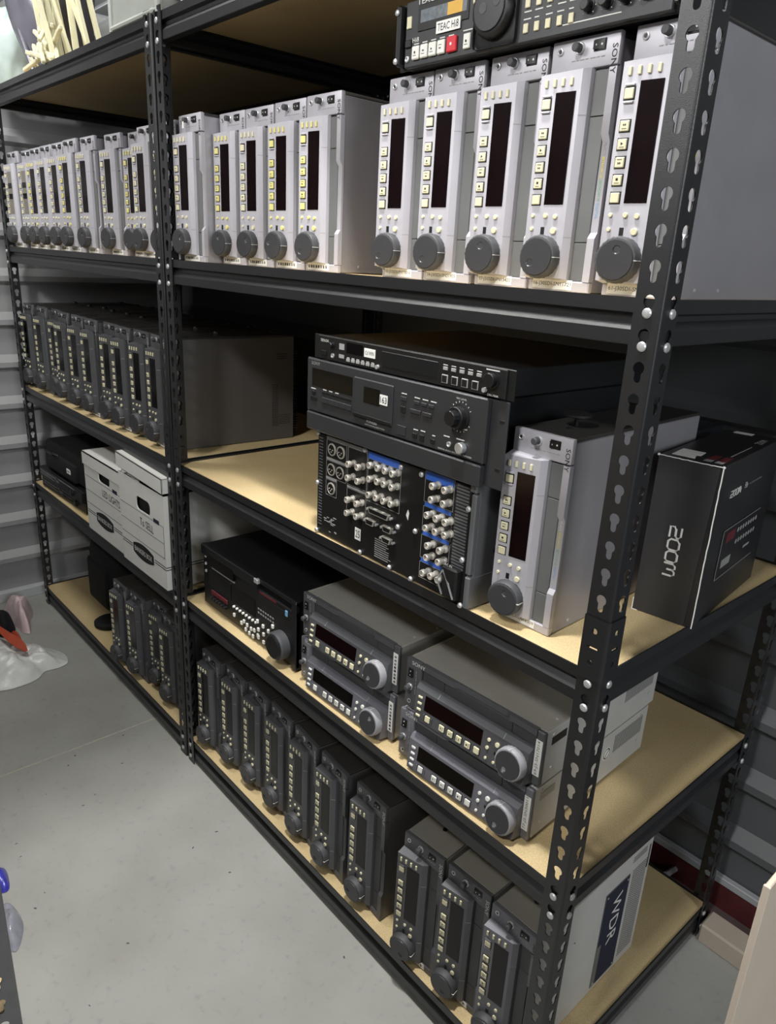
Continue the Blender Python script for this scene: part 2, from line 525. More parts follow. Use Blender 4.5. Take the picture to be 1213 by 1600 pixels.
BP = [(.003, 0), (.003, -.016), (.011, -.019), (.011, -.025), (.003, -.035), (.003, -.051), (.004, -.052), (.020, -.052), (.020, -.050),
      (.0055, -.0495), (.0055, -.036), (.0135, -.026), (.0135, -.018), (.03, -.0175), (.03, -.0155), (.0055, -.0155), (.0055, 0)]
def beam_mesh(length):
    return MB().prism(BP, 0, length, 'yz').mesh('beam', BLACKSTEEL, 25)
LB, SB = beam_mesh(WU - 0.006), beam_mesh(DU - 0.006)
BM = MB().box(0.006, 0.006, -0.0124, WU - 0.006, DU - 0.006, -0.0002, 0.0008).mesh('shelf_board', BOARD, 0)

def shelving(label, x0, corner_rivets):
    """x0: left outer edge; front plane y = 0"""
    t = thing('shelving_unit', label, 'shelving unit', T(x0, 0, 0))
    posts = {}
    for (px, py, sx, sy) in ((0, 0, 1, 1), (WU, 0, -1, 1), (0, DU, 1, -1), (WU, DU, -1, -1)):
        p = ob('post', PM[(sx, sy)], t, T(px, py, 0))
        posts[(px, py)] = p
        if py == 0:
            ob('splice_sleeve', SM[sx], p)
        for lv, h in LEVELS.items():
            for hh in (h, h + 1):
                if py == 0:
                    ob('rivet', RIV, p, T(sx * 0.0175, -0.0002, zh(hh)))
                    ob('rivet', RIV, p, T(-sx * 0.0002, 0.0215, zh(hh)) @ R(90 if sx < 0 else -90, 'Z'))
                elif px > 0 or lv == 4:
                    ob('rivet', RIV, p, T(-sx * 0.0002, -0.0215, zh(hh)) @ R(90 if sx < 0 else -90, 'Z'))
    for lv in LEVELS:
        z = ZB[lv] + .003
        ob('shelf_board', BM, t, T(0, 0, z - .003))
        ob('front_beam', LB, t, T(0.003, 0, z))
        ob('rear_beam', LB, t, T(WU - 0.003, DU, z) @ R(180, 'Z'))
        ob('end_beam', SB, t, T(0, DU - 0.003, z) @ R(-90, 'Z'))
        ob('end_beam', SB, t, T(WU, 0.003, z) @ R(90, 'Z'))
    return t
shelving('black steel shelving unit in the foreground with its near corner post', -WU, True)
shelving('black steel shelving unit at the far end beside the left wall', -2 * WU - GAP, False)

# ------------------------------------------------------------------ the upright video decks (millimetres, stood on their left end)
MM = 0.001
H, WD, DP = 291.0, 97.0, 368.0
MPm = Matrix.Translation((0, -0.016, 0)) @ Matrix.Rotation(math.atan2(7, 56), 4, 'Z')

def deck_meshes(front, body, cap, flap, glass, key, ring):
    d = {}
    m = MB(MM); m.box(.8, 8, .8, 96.2, DP, H - 6, 1.5)
    d['case'] = m.mesh('case', body)
    m = MB(MM); m.box(.8, 8, H - 6, 96.2, DP, H - .6, 1.5)
    d['end_cap'] = m.mesh('end_cap', cap)
    m = MB(MM)
    m.box(0, 0, 256, WD, 9, H, 2.2, None, 2)
    m.box(0, .5, 0, WD, 9, 14, 1.5)
    m.box(0, 3, 13, 64, 9, 255)
    m.prism([(9, 14), (0, 14), (0, 66), (5, 73), (5, 176), (0, 184), (0, 254), (9, 254)], 86.5, WD, 'yz')
    d['front_bezel'] = m.mesh('front_bezel', front)
    m = MB(MM)
    for a, b in ((14.5, 60.5), (61.5, 203.5), (204.5, 253.5)):
        m.box(65, 3.4, a, 86, 9, b, .6)
    d['cassette_door'] = m.mesh('cassette_door', flap)
    # control panel: wedge in plan with a chamfered right edge, triangular top facet
    pl = [(0, 5), (0, -16), (56, -9), (63.5, -2), (64.5, 5)]
    zt = [259, 252.5, 255, 256, 256.5]
    zb = [14, 18, 17, 15, 14]
    V = [(x, y, z) for (x, y), z in zip(pl, zb)] + [(x, y, z) for (x, y), z in zip(pl, zt)]
    n = 5
    F = [(i, (i + 1) % n, n + (i + 1) % n, n + i) for i in range(n)]
    F += [(0, 1, 2), (0, 2, 3), (0, 3, 4), (n, n + 2, n + 1), (n, n + 3, n + 2), (n, n + 4, n + 3)]
    m = MB(MM).raw(V, F)
    d['control_panel'] = m.mesh('control_panel', front, 12)
    d['display'] = MB(MM).box(23, -.7, 105, 51, .5, 232, .4).mesh('display', glass)
    d['menu_button'] = MB(MM).box(-2, -2.4, -4.6, 2, .2, 4.6, .7).mesh('menu_button', key)
    d['key'] = MB(MM).box(-5.6, -2.6, -5.6, 5.6, .2, 5.6, .8).mesh('transport_key', key)
    d['key_frame'] = MB(MM).box(-6.9, -.25, -6.9, 6.9, .2, 6.9).mesh('key_frame', BLACK)
    d['guard'] = MB(MM).box(-6, -2.6, 7.6, 6, .2, 10, .6).box(-6, -2.6, -10, 6, .2, -7.6, .6).mesh('eject_guard', front)
    for nm, r, hgt in (('s', 2.5, 2.2), ('m', 3.1, 2.4), ('l', 4.2, 2.8)):
        d['round_' + nm] = MB(MM).cyl(r, hgt, 12, R(90, 'X'), .6).mesh('round_button', key)
    d['slot'] = MB(MM).box(-2.8, -.4, -4.6, 2.8, .3, 4.6, .3).mesh('sensor_window', BLACK)
    d['tick'] = MB(MM).prism([(56, -9.15), (63.5, -2.15), (63.5, -1.8), (56, -8.8)], 205, 206, 'xy').prism([(56, -9.15), (63.5, -2.15), (63.5, -1.8), (56, -8.8)], 66, 67, 'xy').mesh('index_mark', INKGREY)
    d['ring'] = MB(MM).lathe([(27, 0), (26.6, 11.5), (25, 13.6), (22.9, 14)], 48, R(90, 'X'), .025).mesh('jog_dial', ring)
    # cap with finger dimple
    ou = [(22.4 * math.cos(i * math.pi / 16), 22.4 * math.sin(i * math.pi / 16)) for i in range(32)]
    inn = [(5.2 * math.cos(i * math.pi / 8), 11.5 + 5.2 * math.sin(i * math.pi / 8)) for i in range(16)]
    tr = tessellate_polygon([[Vector((a, b, 0)) for a, b in ou], [Vector((a, b, 0)) for a, b in inn]])
    flat = ou + inn
    V = [(a, -15.6, b) for a, b in flat] + [(a * 1.02, -13.2, b * 1.02) for a, b in ou]
    F = [tuple(t) for t in tr] + [(i, (i + 1) % 32, 48 + (i + 1) % 32, 48 + i) for i in range(32)]
    base = len(V)
    for (rf, dp) in ((.75, 1.7), (.4, 2.6)):
        V += [(5.2 * rf * math.cos(i * math.pi / 8), -15.6 + dp, 11.5 + 5.2 * rf * math.sin(i * math.pi / 8)) for i in range(16)]
    for i in range(16):
        j = (i + 1) % 16
        F += [(32 + i, 32 + j, base + j, base + i), (base + i, base + j, base + 16 + j, base + 16 + i)]
    F.append(tuple(base + 16 + i for i in range(16)))
    d['dial_cap'] = MB(MM).raw(V, F).mesh('dial_cap', DIALCAP, 40)
    d['dial_mark'] = MB(MM).box(-.4, -14.2, 23.2, .4, -1, 27.1).mesh('dial_mark', INKLIGHT)
    return d

COMMON = {}
def common():
    c = COMMON
    c['jack'] = MB(MM).lathe([(4.2, 0), (4.2, 1.6), (3.0, 1.9), (2.1, 1.2), (2.0, .3)], 16, R(90, 'X')).mesh('headphone_jack', ZINC)
    c['jack_hole'] = MB(MM).cyl(2.4, 1.3, 12, R(90, 'X')).mesh('jack_hole', BLACK)
    c['knob_base'] = MB(MM).cyl(6.4, 2.8, 20, R(90, 'X'), .6).mesh('volume_knob', ZINC)
    c['knob'] = MB(MM).cyl(5.0, 12, 18, R(90, 'X'), .9).mesh('knob_cap', DIAL)
    c['switch'] = MB(MM).box(-8.5, -1.2, -6.2, 8.5, 1, 6.2, .6).mesh('power_switch', BLACK)
    c['rocker'] = MB(MM).prism([(-7, -1), (7, -1), (7, -1.8), (0, -1.9), (-7, -4.2)], -4.6, 4.6, 'xy').mesh('rocker', BLACKMET)
    c['rocker_mark'] = MB(MM).box(-4.4, -3.3, -.9, -3.2, -2.6, .9).lathe([(1.3, 0), (1.3, .3)], 10, T(3.4, -1.9, 0) @ R(90, 'X')).mesh('rocker_mark', INKLIGHT)
    c['label'] = MB(MM).box(-32, -.35, -6, 32, .2, 6).mesh('paper_label', PAPER)
    c['screw'] = MB(MM).lathe([(5, 0), (5, .5), (2.6, .9), (1.6, .3)], 14).mesh('foot_screw', BLACKMET)
    c['side_screw'] = MB(MM).lathe([(2.6, 0), (2.6, .8), (1.2, 1.2)], 10, R(90, 'Y')).mesh('case_screw', ZINC)
    c['rubber_foot'] = MB(MM).lathe([(9, 0), (9, 4), (7.4, 7)], 16).mesh('rubber_foot', BLACK)
    c['side_foot'] = MB(MM).cyl(8, 6, 14, R(90, 'Y') @ T(0, 0, 0)).mesh('rubber_foot', BLACK)
    tri = lambda dx: [(dx - 1.7, -1.4), (dx + 1.7, -1.4), (dx, 1.5)]
    s = MB(MM)
    s.prism([(-2.2, 1), (-.2, 2.4), (-.2, -.4)], -2.75, -2.62, 'xz'); s.prism([(-.1, 1), (1.9, 2.4), (1.9, -.4)], -2.75, -2.62, 'xz')
    s.box(-3, -2.75, -3.2, 3, -2.62, -2.6)
    c['sym_rew'] = s.mesh('key_symbol', INK, 0)
    s = MB(MM); s.prism([(-1.4, 2.2), (-1.4, -1.2), (1.6, .5)], -2.75, -2.62, 'xz'); s.box(-3, -2.75, -3.4, 3, -2.62, -2.8)
    c['sym_play'] = s.mesh('key_symbol', INK, 0)
    s = MB(MM); s.box(-1.4, -2.75, -.6, 1.4, -2.62, 2.2); s.box(-3, -2.75, -3.4, 3, -2.62, -2.8)
    c['sym_stop'] = s.mesh('key_symbol', INK, 0)
    s = MB(MM)
    for i in range(8):
        w = random.uniform(1.6, 4.0)
        s.box(-29 + i * 7.4, -.45, -2.6, -29 + i * 7.4 + w, -.36, 2.6)
        s.box(-29 + i * 7.4 + w + .8, -.45, -2.6, -29 + i * 7.4 + w + 1.8, -.36, 1.8)
    c['scribble'] = s.mesh('label_print', INK, 0)
    c['strip_text'] = None
    s = MB(MM)
    for i, (x, w) in enumerate(((-24, 5), (-17, 3), (-12, 6), (-4, 4), (3, 7), (12, 4), (18, 5))):
        s.box(x, -.3, -.5, x + w, .1, .5)
    c['tiny_print'] = s.mesh('tiny_print', INKGREY, 0)
common()

STY = {
    'silver': deck_meshes(SILVER, SILVERBODY, DARKTOP, FLAPS, GLASS, CREAM, DIAL),
    'silver_yellow': deck_meshes(SILVER, SILVERBODY, DARKBODY, FLAPS, GLASS, YELLOW, DIAL),
    'silver_masked': deck_meshes(SILVER, SILVERBODY, DARKBODY, FLAPS, GREYGLASS, CREAM, DIAL),
    'dark': deck_meshes(DARKF, DARKBODY, DARKTOP, FLAPD, GLASSK, CREAM, DIAL),
    'dark_taupe': deck_meshes(DARKF, LIGHTBODY, TAUPETOP, FLAPD, GLASS, CREAM, DIAL),
    'blue': deck_meshes(BLUEF, LIGHTBODY, TAUPETOP, FLAPD, GLASS, CREAM, DIAL),
    'player': deck_meshes(DARKF, TAUPETOP, TAUPETOP, FLAPD, GLASS, CREAM, DIALLIGHT),
    'player_blue': deck_meshes(BLUEF, LIGHTBODY, LIGHTBODY, FLAPD, GLASSK, WHITEKEY, DIALLIGHT),
}
def pm(x, z, y=0):
    return MPm @ T(x * MM, y * MM, z * MM)

def deck(M, label, style, group, sticker=None, dial=0.0, near=True, horizontal=False, symbols=True, logo=True):
    t = thing('video_deck', label, 'video deck', M, group)
    d, c = STY[style], COMMON
    base = T(0, 0, 0)
    if horizontal:      # lying the right way up: turn the standing deck back
        base = T(H * MM, 0, 6.5 * MM) @ Matrix.Rotation(-math.pi / 2, 4, 'Y')
    def P(name, me, Mx=None, parent=None):
        if parent is None:
            return ob(name, me, t, base @ (Mx or Matrix()))
        return ob(name, me, parent, Mx)
    ca = P('case', d['case'])
    P('end_cap', d['end_cap']); P('front_bezel', d['front_bezel']); P('cassette_door', d['cassette_door'])
    cp = P('control_panel', d['control_panel'])
    ob('display', d['display'], cp, MPm); ob('index_mark', d['tick'], cp)
    for x in (9, 20.5, 32, 43.5):
        P('menu_button', d['menu_button'], pm(x, 242.5))
    e = P('eject_button', d['key'], pm(11.5, 220))
    ob('button_frame', d['key_frame'], e); ob('eject_guard', d['guard'], e)
    for i, z in enumerate((187, 168, 149, 130, 111)):
        k = P('transport_button', d['key'], pm(11.5, z))
        ob('button_frame', d['key_frame'], k)
        if symbols and i < 4:
            ob('button_symbol', c[('sym_rew', 'sym_play', 'sym_rew', 'sym_stop')[i]], k, R(180, 'Y') if i == 2 else None)
    for nm, x, z in (('s', 9, 92), ('s', 9, 76), ('m', 27.5, 92), ('m', 42, 91), ('l', 41.5, 74)):
        P('round_button', d['round_' + nm], pm(x, z))
    P('sensor_window', d['slot'], pm(25, 74))
    j = P('jog_dial', d['ring'], pm(28.5, 42))
    cp_ = ob('dial_cap', d['dial_cap'], j, Matrix.Rotation(dial, 4, 'Y'))
    ob('dial_mark', d['dial_mark'], j, R(90, 'Y'))
    jk = P('headphone_jack', c['jack'], T(.013, 0, .279)); ob('jack_hole', c['jack_hole'], jk)
    kn = P('volume_knob', c['knob_base'], T(.042, 0, .279)); ob('knob_cap', c['knob'], kn)
    sw = P('power_switch', c['switch'], T(.070, 0, .279)); ob('rocker', c['rocker'], sw); ob('rocker_mark', c['rocker_mark'], sw)
    if logo:
        P('logo', text_mesh('SONY', .031, .0072, INK if style.startswith('silver') or style == 'blue' else INKLIGHT), T(.0912, -.0004, .262) @ R(90, 'Y'))
    P('foot_screw', c['screw'], T(.048, .06, .2904))
    if near:
        P('case_screw', c['side_screw'], T(.0962, .05, .012)); P('case_screw', c['side_screw'], T(.0962, .11, .012))
        P('tiny_print', c['tiny_print'], T(.055, -.0002, .2667))
    if sticker is not None:
        lb = P('paper_label', c['label'], T(.040, .0004, .0090) if not horizontal else T(.050, .0004, .0078))
        if sticker:
            text(sticker, .060, .0062, INK, lb, T(0, -.0004, 0))
        else:
            ob('label_print', c['scribble'], lb)
    if horizontal:
        for x in (.03, .26):
            for y in (.03, .33):
                ob('rubber_foot', c['rubber_foot'], t, T(x, y, 0))
    return t

ORD = ['first', 'second', 'third', 'fourth', 'fifth', 'sixth', 'seventh', 'eighth', 'ninth', 'tenth', 'eleventh']
# --- top row, nearest five under the rack recorder
G = 'silver upright decks under the rack recorder'
ST5 = ['10-J30SDI-SN19016', '34-J30SDI-SN21905', '57-J30SDI-SN13420', '16-J30SDI-SN11721', '61-J30SDI-SN15001']
L5 = ['silver upright deck at the left end under the black rack recorder',
      'silver upright deck with a scratched display under the rack recorder, second from left',
      'silver upright deck labelled SN13420, middle one under the rack recorder',
      'silver upright deck labelled SN11721, second from the near post under the rack recorder',
      'silver upright deck labelled 61, behind the near corner post on the top row']
for i, (x, y, a, dl) in enumerate(((-.553, .072, 0, 3.9), (-.452, .070, .2, 3.6), (-.344, .071, -1, .2), (-.237, .063, -1, 4.0), (-.1215, .063, 0, .1))):
    t = deck(T(x, y, ZB[3]) @ R(a, 'Z'), L5[i], 'silver', G, ST5[i], dl)
    # three short coloured printed lines on the recessed lip
    for k, (m_, z0, w_, tx) in enumerate(((INKGREY, 168, .014, 'PLAYS'), (INKYEL, 147, .024, 'BETACAM SX'), (INKGRN, 121, .024, 'BETACAM SP'), (INKCYAN, 98, .018, 'DIGITAL'))):
        ob('printed_strip', text_mesh(tx, w_, .0036, m_), t, T(.0917, .0046, z0 * MM) @ R(90, 'Y'))
# --- top row, middle six
G = 'silver upright decks right of the middle posts'
L6 = ['silver upright deck with a white tag on its knob, right of the middle posts',
      'silver upright deck with yellowed buttons, second of the group right of the middle posts',
      'silver upright deck third of five right of the middle posts',
      'silver upright deck fourth of five right of the middle posts, pale face',
      'silver upright deck at the right end of the group of five, bare case side showing']
for i, (x, y, a, dl, st) in enumerate(((-1.186, .032, 0, .9, 'silver'), (-1.084, .072, .5, 0.1, 'silver_yellow'), (-.984, .074, .6, .8, 'silver'),
                                   (-.878, .073, 1, 5.2, 'silver_yellow'), (-.774, .072, 1, 3.9, 'silver_yellow'))):
    t = deck(T(x, y, ZB[3]) @ R(a, 'Z'), L6[i], st, G, '', dl)
    if i == 0:
        ob('white_tag', MB(MM).box(-3, -12, -16, 3, -11.4, -3).mesh('white_tag', PAPER), t, T(.042, 0, .279))
# --- top row, far bay: eleven
G = 'silver upright decks in the far bay of the top row'
FAR = [(-2.392, .024), (-2.288, .036), (-2.187, .033), (-2.084, .030), (-1.981, .030), (-1.872, .024), (-1.762, .032), (-1.642, .050),
       (-1.541, .070), (-1.430, .045), (-1.328, .046)]
LF = ['silver upright deck at the far end of the top row, grey mask over its display',
      'silver upright deck second from the far wall on the top row, display partly masked',
      'silver upright deck third from the far wall on the top row, yellowed buttons',
      'silver upright deck fourth from the far wall on the top row',
      'silver upright deck fifth from the far wall on the top row',
      'silver upright deck sixth from the far wall on the top row',
      'silver upright deck seventh from the far wall on the top row, bright side edge',
      'silver upright deck eighth from the far wall on the top row, standing apart',
      'silver upright deck pushed back, second left of the middle posts on the top row',
      'silver upright deck just left of the middle posts on the top row',
      'silver upright deck mostly hidden behind the middle posts on the top row']
for i, (x, y) in enumerate(FAR):
    st = 'silver_masked' if i < 2 else ('silver_yellow' if i % 3 == 2 else 'silver')
    t = deck(T(x, y, ZB[3]) @ R([0, 1, 0, 0, 0, 0, 0, 1, 0, 0, 0][i], 'Z'), LF[i], st, G, '', [3.0, 5.2, .7, 3.4, 3.9, 1.2, .8, 4.2, 3.8, 3.4, 1][i], near=False)
    if i < 2:
        for z in (182, 150):
            ob('mask_gap', MB(MM).box(23.5, -1.0, z, 50.5, -.6, z + 16).mesh('mask_gap', GLASSK), t, MPm)
# --- second row, far bay: ten dark ones
G = 'dark upright decks in the far bay of the second row'
SEC = [(-2.424, .032), (-2.300, .038), (-2.197, .052), (-2.099, .040), (-1.976, .040), (-1.862, .038), (-1.739, .048), (-1.640, .042), (-1.532, .048), (-1.420, .046)]
LS = ['dark upright deck at the far end of the second row beside the far post', 'dark upright deck second from the far post on the second row',
      'dark upright deck third from the far post on the second row, half hidden', 'dark upright deck fourth from the far post on the second row',
      'dark upright deck fifth from the far post on the second row', 'dark upright deck sixth from the far post, right end of the first cluster',
      'dark upright deck half covered, first after the gap on the second row', 'dark upright deck second after the gap on the second row',
      'dark upright deck next to last left of the middle posts on the second row',
      'dark upright deck left of the middle posts on the second row, broad side panel showing']
for i, (x, y) in enumerate(SEC):
    t = deck(T(x, y, ZB[2]) @ R(-4 if i == 9 else -1 if i % 2 else 0, 'Z'), LS[i], 'dark', G, '' if i in (2, 5, 7, 9) else None, random.uniform(0, 6), near=False)
    ob('rubber_foot', COMMON['rubber_foot'], t, T(.05, .16, .2905)); ob('rubber_foot', COMMON['rubber_foot'], t, T(.05, .33, .2905))
    if i == 9:      # vent holes at the back of the visible side
        v = MB(MM)
        for k in range(26):
            for q in range(4):
                v.box(0, 300 + q * 5, 40 + k * 4.6, .4, 303 + q * 5, 42 + k * 4.6)
        for k in range(6):
            for q in range(9):
                v.box(0, 322 + q * 4, 44 + k * 5, .4, 324 + q * 4, 46 + k * 5)
        for k in range(3):
            v.box(0, 315, 226 + k * 6, .4, 345, 228 + k * 6)
        ob('vent_holes', v.mesh('vent_holes', BLACK, 0), t, T(.0963, 0, 0))['kind'] = 'stuff'
        f = MB(MM)
        for k in range(34):
            f.box(4, DP, 12 + k * 7, 92, DP + 16, 14.5 + k * 7)
        ob('heat_sink', f.mesh('heat_sink', BLACKMET), t)
# --- second row, single silver deck in front of the black carton
t = deck(T(-.212, .037, ZB[2]) @ R(1.5, 'Z'), 'silver upright deck standing alone by the near post on the second shelf', 'silver', None, '06-J35SDI-SN16309', .35)
for k, (m_, z0, w_, tx) in enumerate(((INKLIGHT, 168, .014, 'PLAYS'), (INKYEL, 147, .024, 'BETACAM SX'), (INKGRN, 121, .024, 'BETACAM SP'), (INKCYAN, 98, .018, 'DIGITAL'))):
    ob('printed_strip', text_mesh(tx, w_, .0036, m_), t, T(.0917, .0046, z0 * MM) @ R(90, 'Y'))
hd = thing('handle', 'black knob handle lying on top of the lone silver deck', 'handle', T(-.165, .115, ZB[2] + H * MM + .001))
ob('stem', MB().cyl(.003, .013, 10).mesh('stem', BLACK), hd)
ob('grip', MB().lathe([(.010, 0), (.022, .003), (.022, .006), (.008, .009)], 16).mesh('grip', BLACK), hd, T(0, 0, .012))
# --- bottom row, near bay: seven dark and three taupe
G = 'dark upright decks in the near bay of the bottom row'
BOT = [(-1.181, .036, -3), (-1.071, .047, -5), (-.966, .050, -5.5), (-.859, .048, -5.5), (-.750, .042, -6), (-.638, .035, -5), (-.515, .034, -3)]
for i, (x, y, a) in enumerate(BOT):
    deck(T(x, y, ZB[0]) @ R(a, 'Z'), ['dark upright deck first right of the middle posts on the bottom shelf', 'dark upright deck with yellowed buttons, second right of the middle posts on the bottom shelf',
         'dark upright deck third right of the middle posts on the bottom shelf', 'dark upright deck fourth right of the middle posts on the bottom shelf',
         'dark upright deck fifth right of the middle posts on the bottom shelf', 'dark upright deck sixth right of the middle posts on the bottom shelf',
         'dark upright deck at the right end of the seven on the bottom shelf'][i], 'dark', G, None, [1.2, 4.8, 3.3, 4.6, 3.5, 3.6, 4.4][i])
G = 'grey upright decks by the near post on the bottom shelf'
t = deck(T(-.352, .018, ZB[0]) @ R(4, 'Z'), 'charcoal upright deck right of the gap on the bottom shelf', 'dark_taupe', G, '', 2.9)
t = deck(T(-.2465, .028, ZB[0]) @ R(2, 'Z'), 'charcoal upright deck with a yellow scribble on top, second from the near post', 'dark_taupe', G, '', 2.8)
s = MB()
for k in range(6):
    a = k * 1.1
    s.tube([(.004 * math.cos(a + i * .5) + .0026 * k - .008, .009 * math.sin(a + i * .5), .0006) for i in range(12)], .0007, 4)
ob('chalk_scribble', s.mesh('chalk_scribble', LIME), t, T(.07, .09, .2906))
t = deck(T(-.1415, .025, ZB[0]) @ R(1, 'Z'), 'blue-grey upright deck behind the near post with a WDR plate on its side', 'blue', G, None, 2.0)
s = MB()
s.tube([(.016 * math.cos(2.4 + i * .35), .016 * math.sin(2.4 + i * .35), .0006) for i in range(12)], .0022, 5)
ob('chalk_mark', s.mesh('chalk_mark', GREEN), t, T(.082, .075, .2906))
# side panel dressing, local x = 97 mm
pl = ob('side_plate', MB(MM).prism([(210, 14), (291, 14), (291, 240), (210, 240)], 0, 1.4, 'yz').mesh('side_plate', GUNMETAL), t, T(.0962, 0, 0))
ob('plate_print', MB(MM).prism([(224, 15), (290, 15), (290, 239), (211, 239), (211, 116), (224, 116)], 1.4, 1.7, 'yz').mesh('plate_print', INKNAVY), pl)
ob('lettering', text_mesh('WDR', .118, .030, INKLIGHT), pl, T(.0018, .256, .158) @ R(90, 'Z') @ R(90, 'Y'))
for (y, z) in ((216, 232), (284, 232), (284, 22), (216, 22)):
    ob('plate_screw', MB(MM).lathe([(2.2, 0), (2.2, .8), (1, 1.1)], 8, R(90, 'Y')).mesh('plate_screw', ZINC), pl, T(.0017, y * MM, z * MM))
v = MB(MM)
for k in range(44):
    for q in range(10):
        v.box(0, 304 + q * 5.4, 22 + k * 5, .35, 306.6 + q * 5.4, 24.4 + k * 5)
for k in range(3):
    v.box(0, 296, 262 + k * 5, .35, 346, 263.4 + k * 5)
v.box(0, 356, 214, .35, 361, 270)
v.lathe([(1.8, 0), (1.8, .4)], 10, T(0, 121, 195) @ R(90, 'Y'))
ob('vent_holes', v.mesh('vent_holes', mat('vent_shadow', s2l(70, 70, 72), .7, 0, 0), 0), t, T(.0963, 0, 0))['kind'] = 'stuff'
# --- bottom row, far bay: four
G = 'dark upright decks in the far bay of the bottom row'
for i, (x, y, a) in enumerate(((-1.742, .018, 0), (-1.634, .027, 0), (-1.534, .056, 0), (-1.430, .042, -1))):
    deck(T(x, y, ZB[0]) @ R(a, 'Z'), ['dark upright deck nearest the black bag on the far bottom shelf', 'dark upright deck second from the black bag on the far bottom shelf',
         'dark upright deck set back, third from the black bag on the far bottom shelf', 'dark upright deck beside the middle posts on the far bottom shelf'][i],
         'dark', G, None, [1, 2, 5, 1.6][i], near=False)

# --- two stacks of horizontal players on the lower shelf
G = 'stacked compact players on the lower shelf'
for (x, y, z, st, stk, lab, dl, a) in (
        (-.712, .030, 0, 'player_blue', '', 'lower compact deck of the left stack with pale grey dial ring', 2.0, 1),
        (-.708, .031, .1045, 'player', '', 'upper compact deck of the left stack with taupe lid', 5.4, 1),
        (-.391, .024, 0, 'player_blue', '77-J3-SN30011', 'lower compact deck of the right stack labelled 77-J3', 5.0, 2.5),
        (-.387, .028, .1045, 'player', '69-J3-SN17014', 'upper compact deck of the right stack labelled 69-J3', 5.2, 2.5)):
    t = deck(T(x, y, ZB[1] + z) @ R(a, 'Z'), lab, st, G, stk, dl, horizontal=True)
    B0 = T(0, 0, 0)
    if x > -.5:
        ob('side_cover', MB(MM).box(0, 10, 8, .8, DP - 2, 102).mesh('side_cover', LIGHTBODY), t, T(.2904, 0, 0))
        ob('side_window', MB(MM).box(0, 22, 74, .6, 62, 88).mesh('side_window', BLACK if z > 0 else TAUPETOP), t, T(.2912, 0, 0))
        v = MB(MM)
        for k in range(22):
            v.box(0, 250 + k * 4.6, 52, .35, 252 + k * 4.6, 88)
        ob('vent_slots', v.mesh('vent_slots', GUNMETAL, 0), t, T(.2912, 0, 0))['kind'] = 'stuff'
        for (y_, z_) in ((30, 30), (340, 36), (26, 92), (340, 92)):
            ob('case_screw', COMMON['side_screw'], t, T(.2912, y_ * MM, z_ * MM))
        if z == 0:
            ob('round_sticker', MB(MM).cyl(13, .5, 20, R(90, 'Y')).mesh('round_sticker', PAPER), t, T(.2914, .226, .062))
            rg = MB(MM)
            for k in range(20):
                a0, a1 = k * math.pi / 10, (k + 1) * math.pi / 10
                rg.raw([(.6, r * math.cos(q), r * math.sin(q)) for r in (9, 11) for q in (a0, a1)], [(0, 1, 3, 2)])
            rg.box(.5, -9, -.9, .7, 9, .9, 0, R(50, 'X'))
            ob('sticker_print', rg.mesh('sticker_print', INK, 0), t, T(.2914, .226, .062))

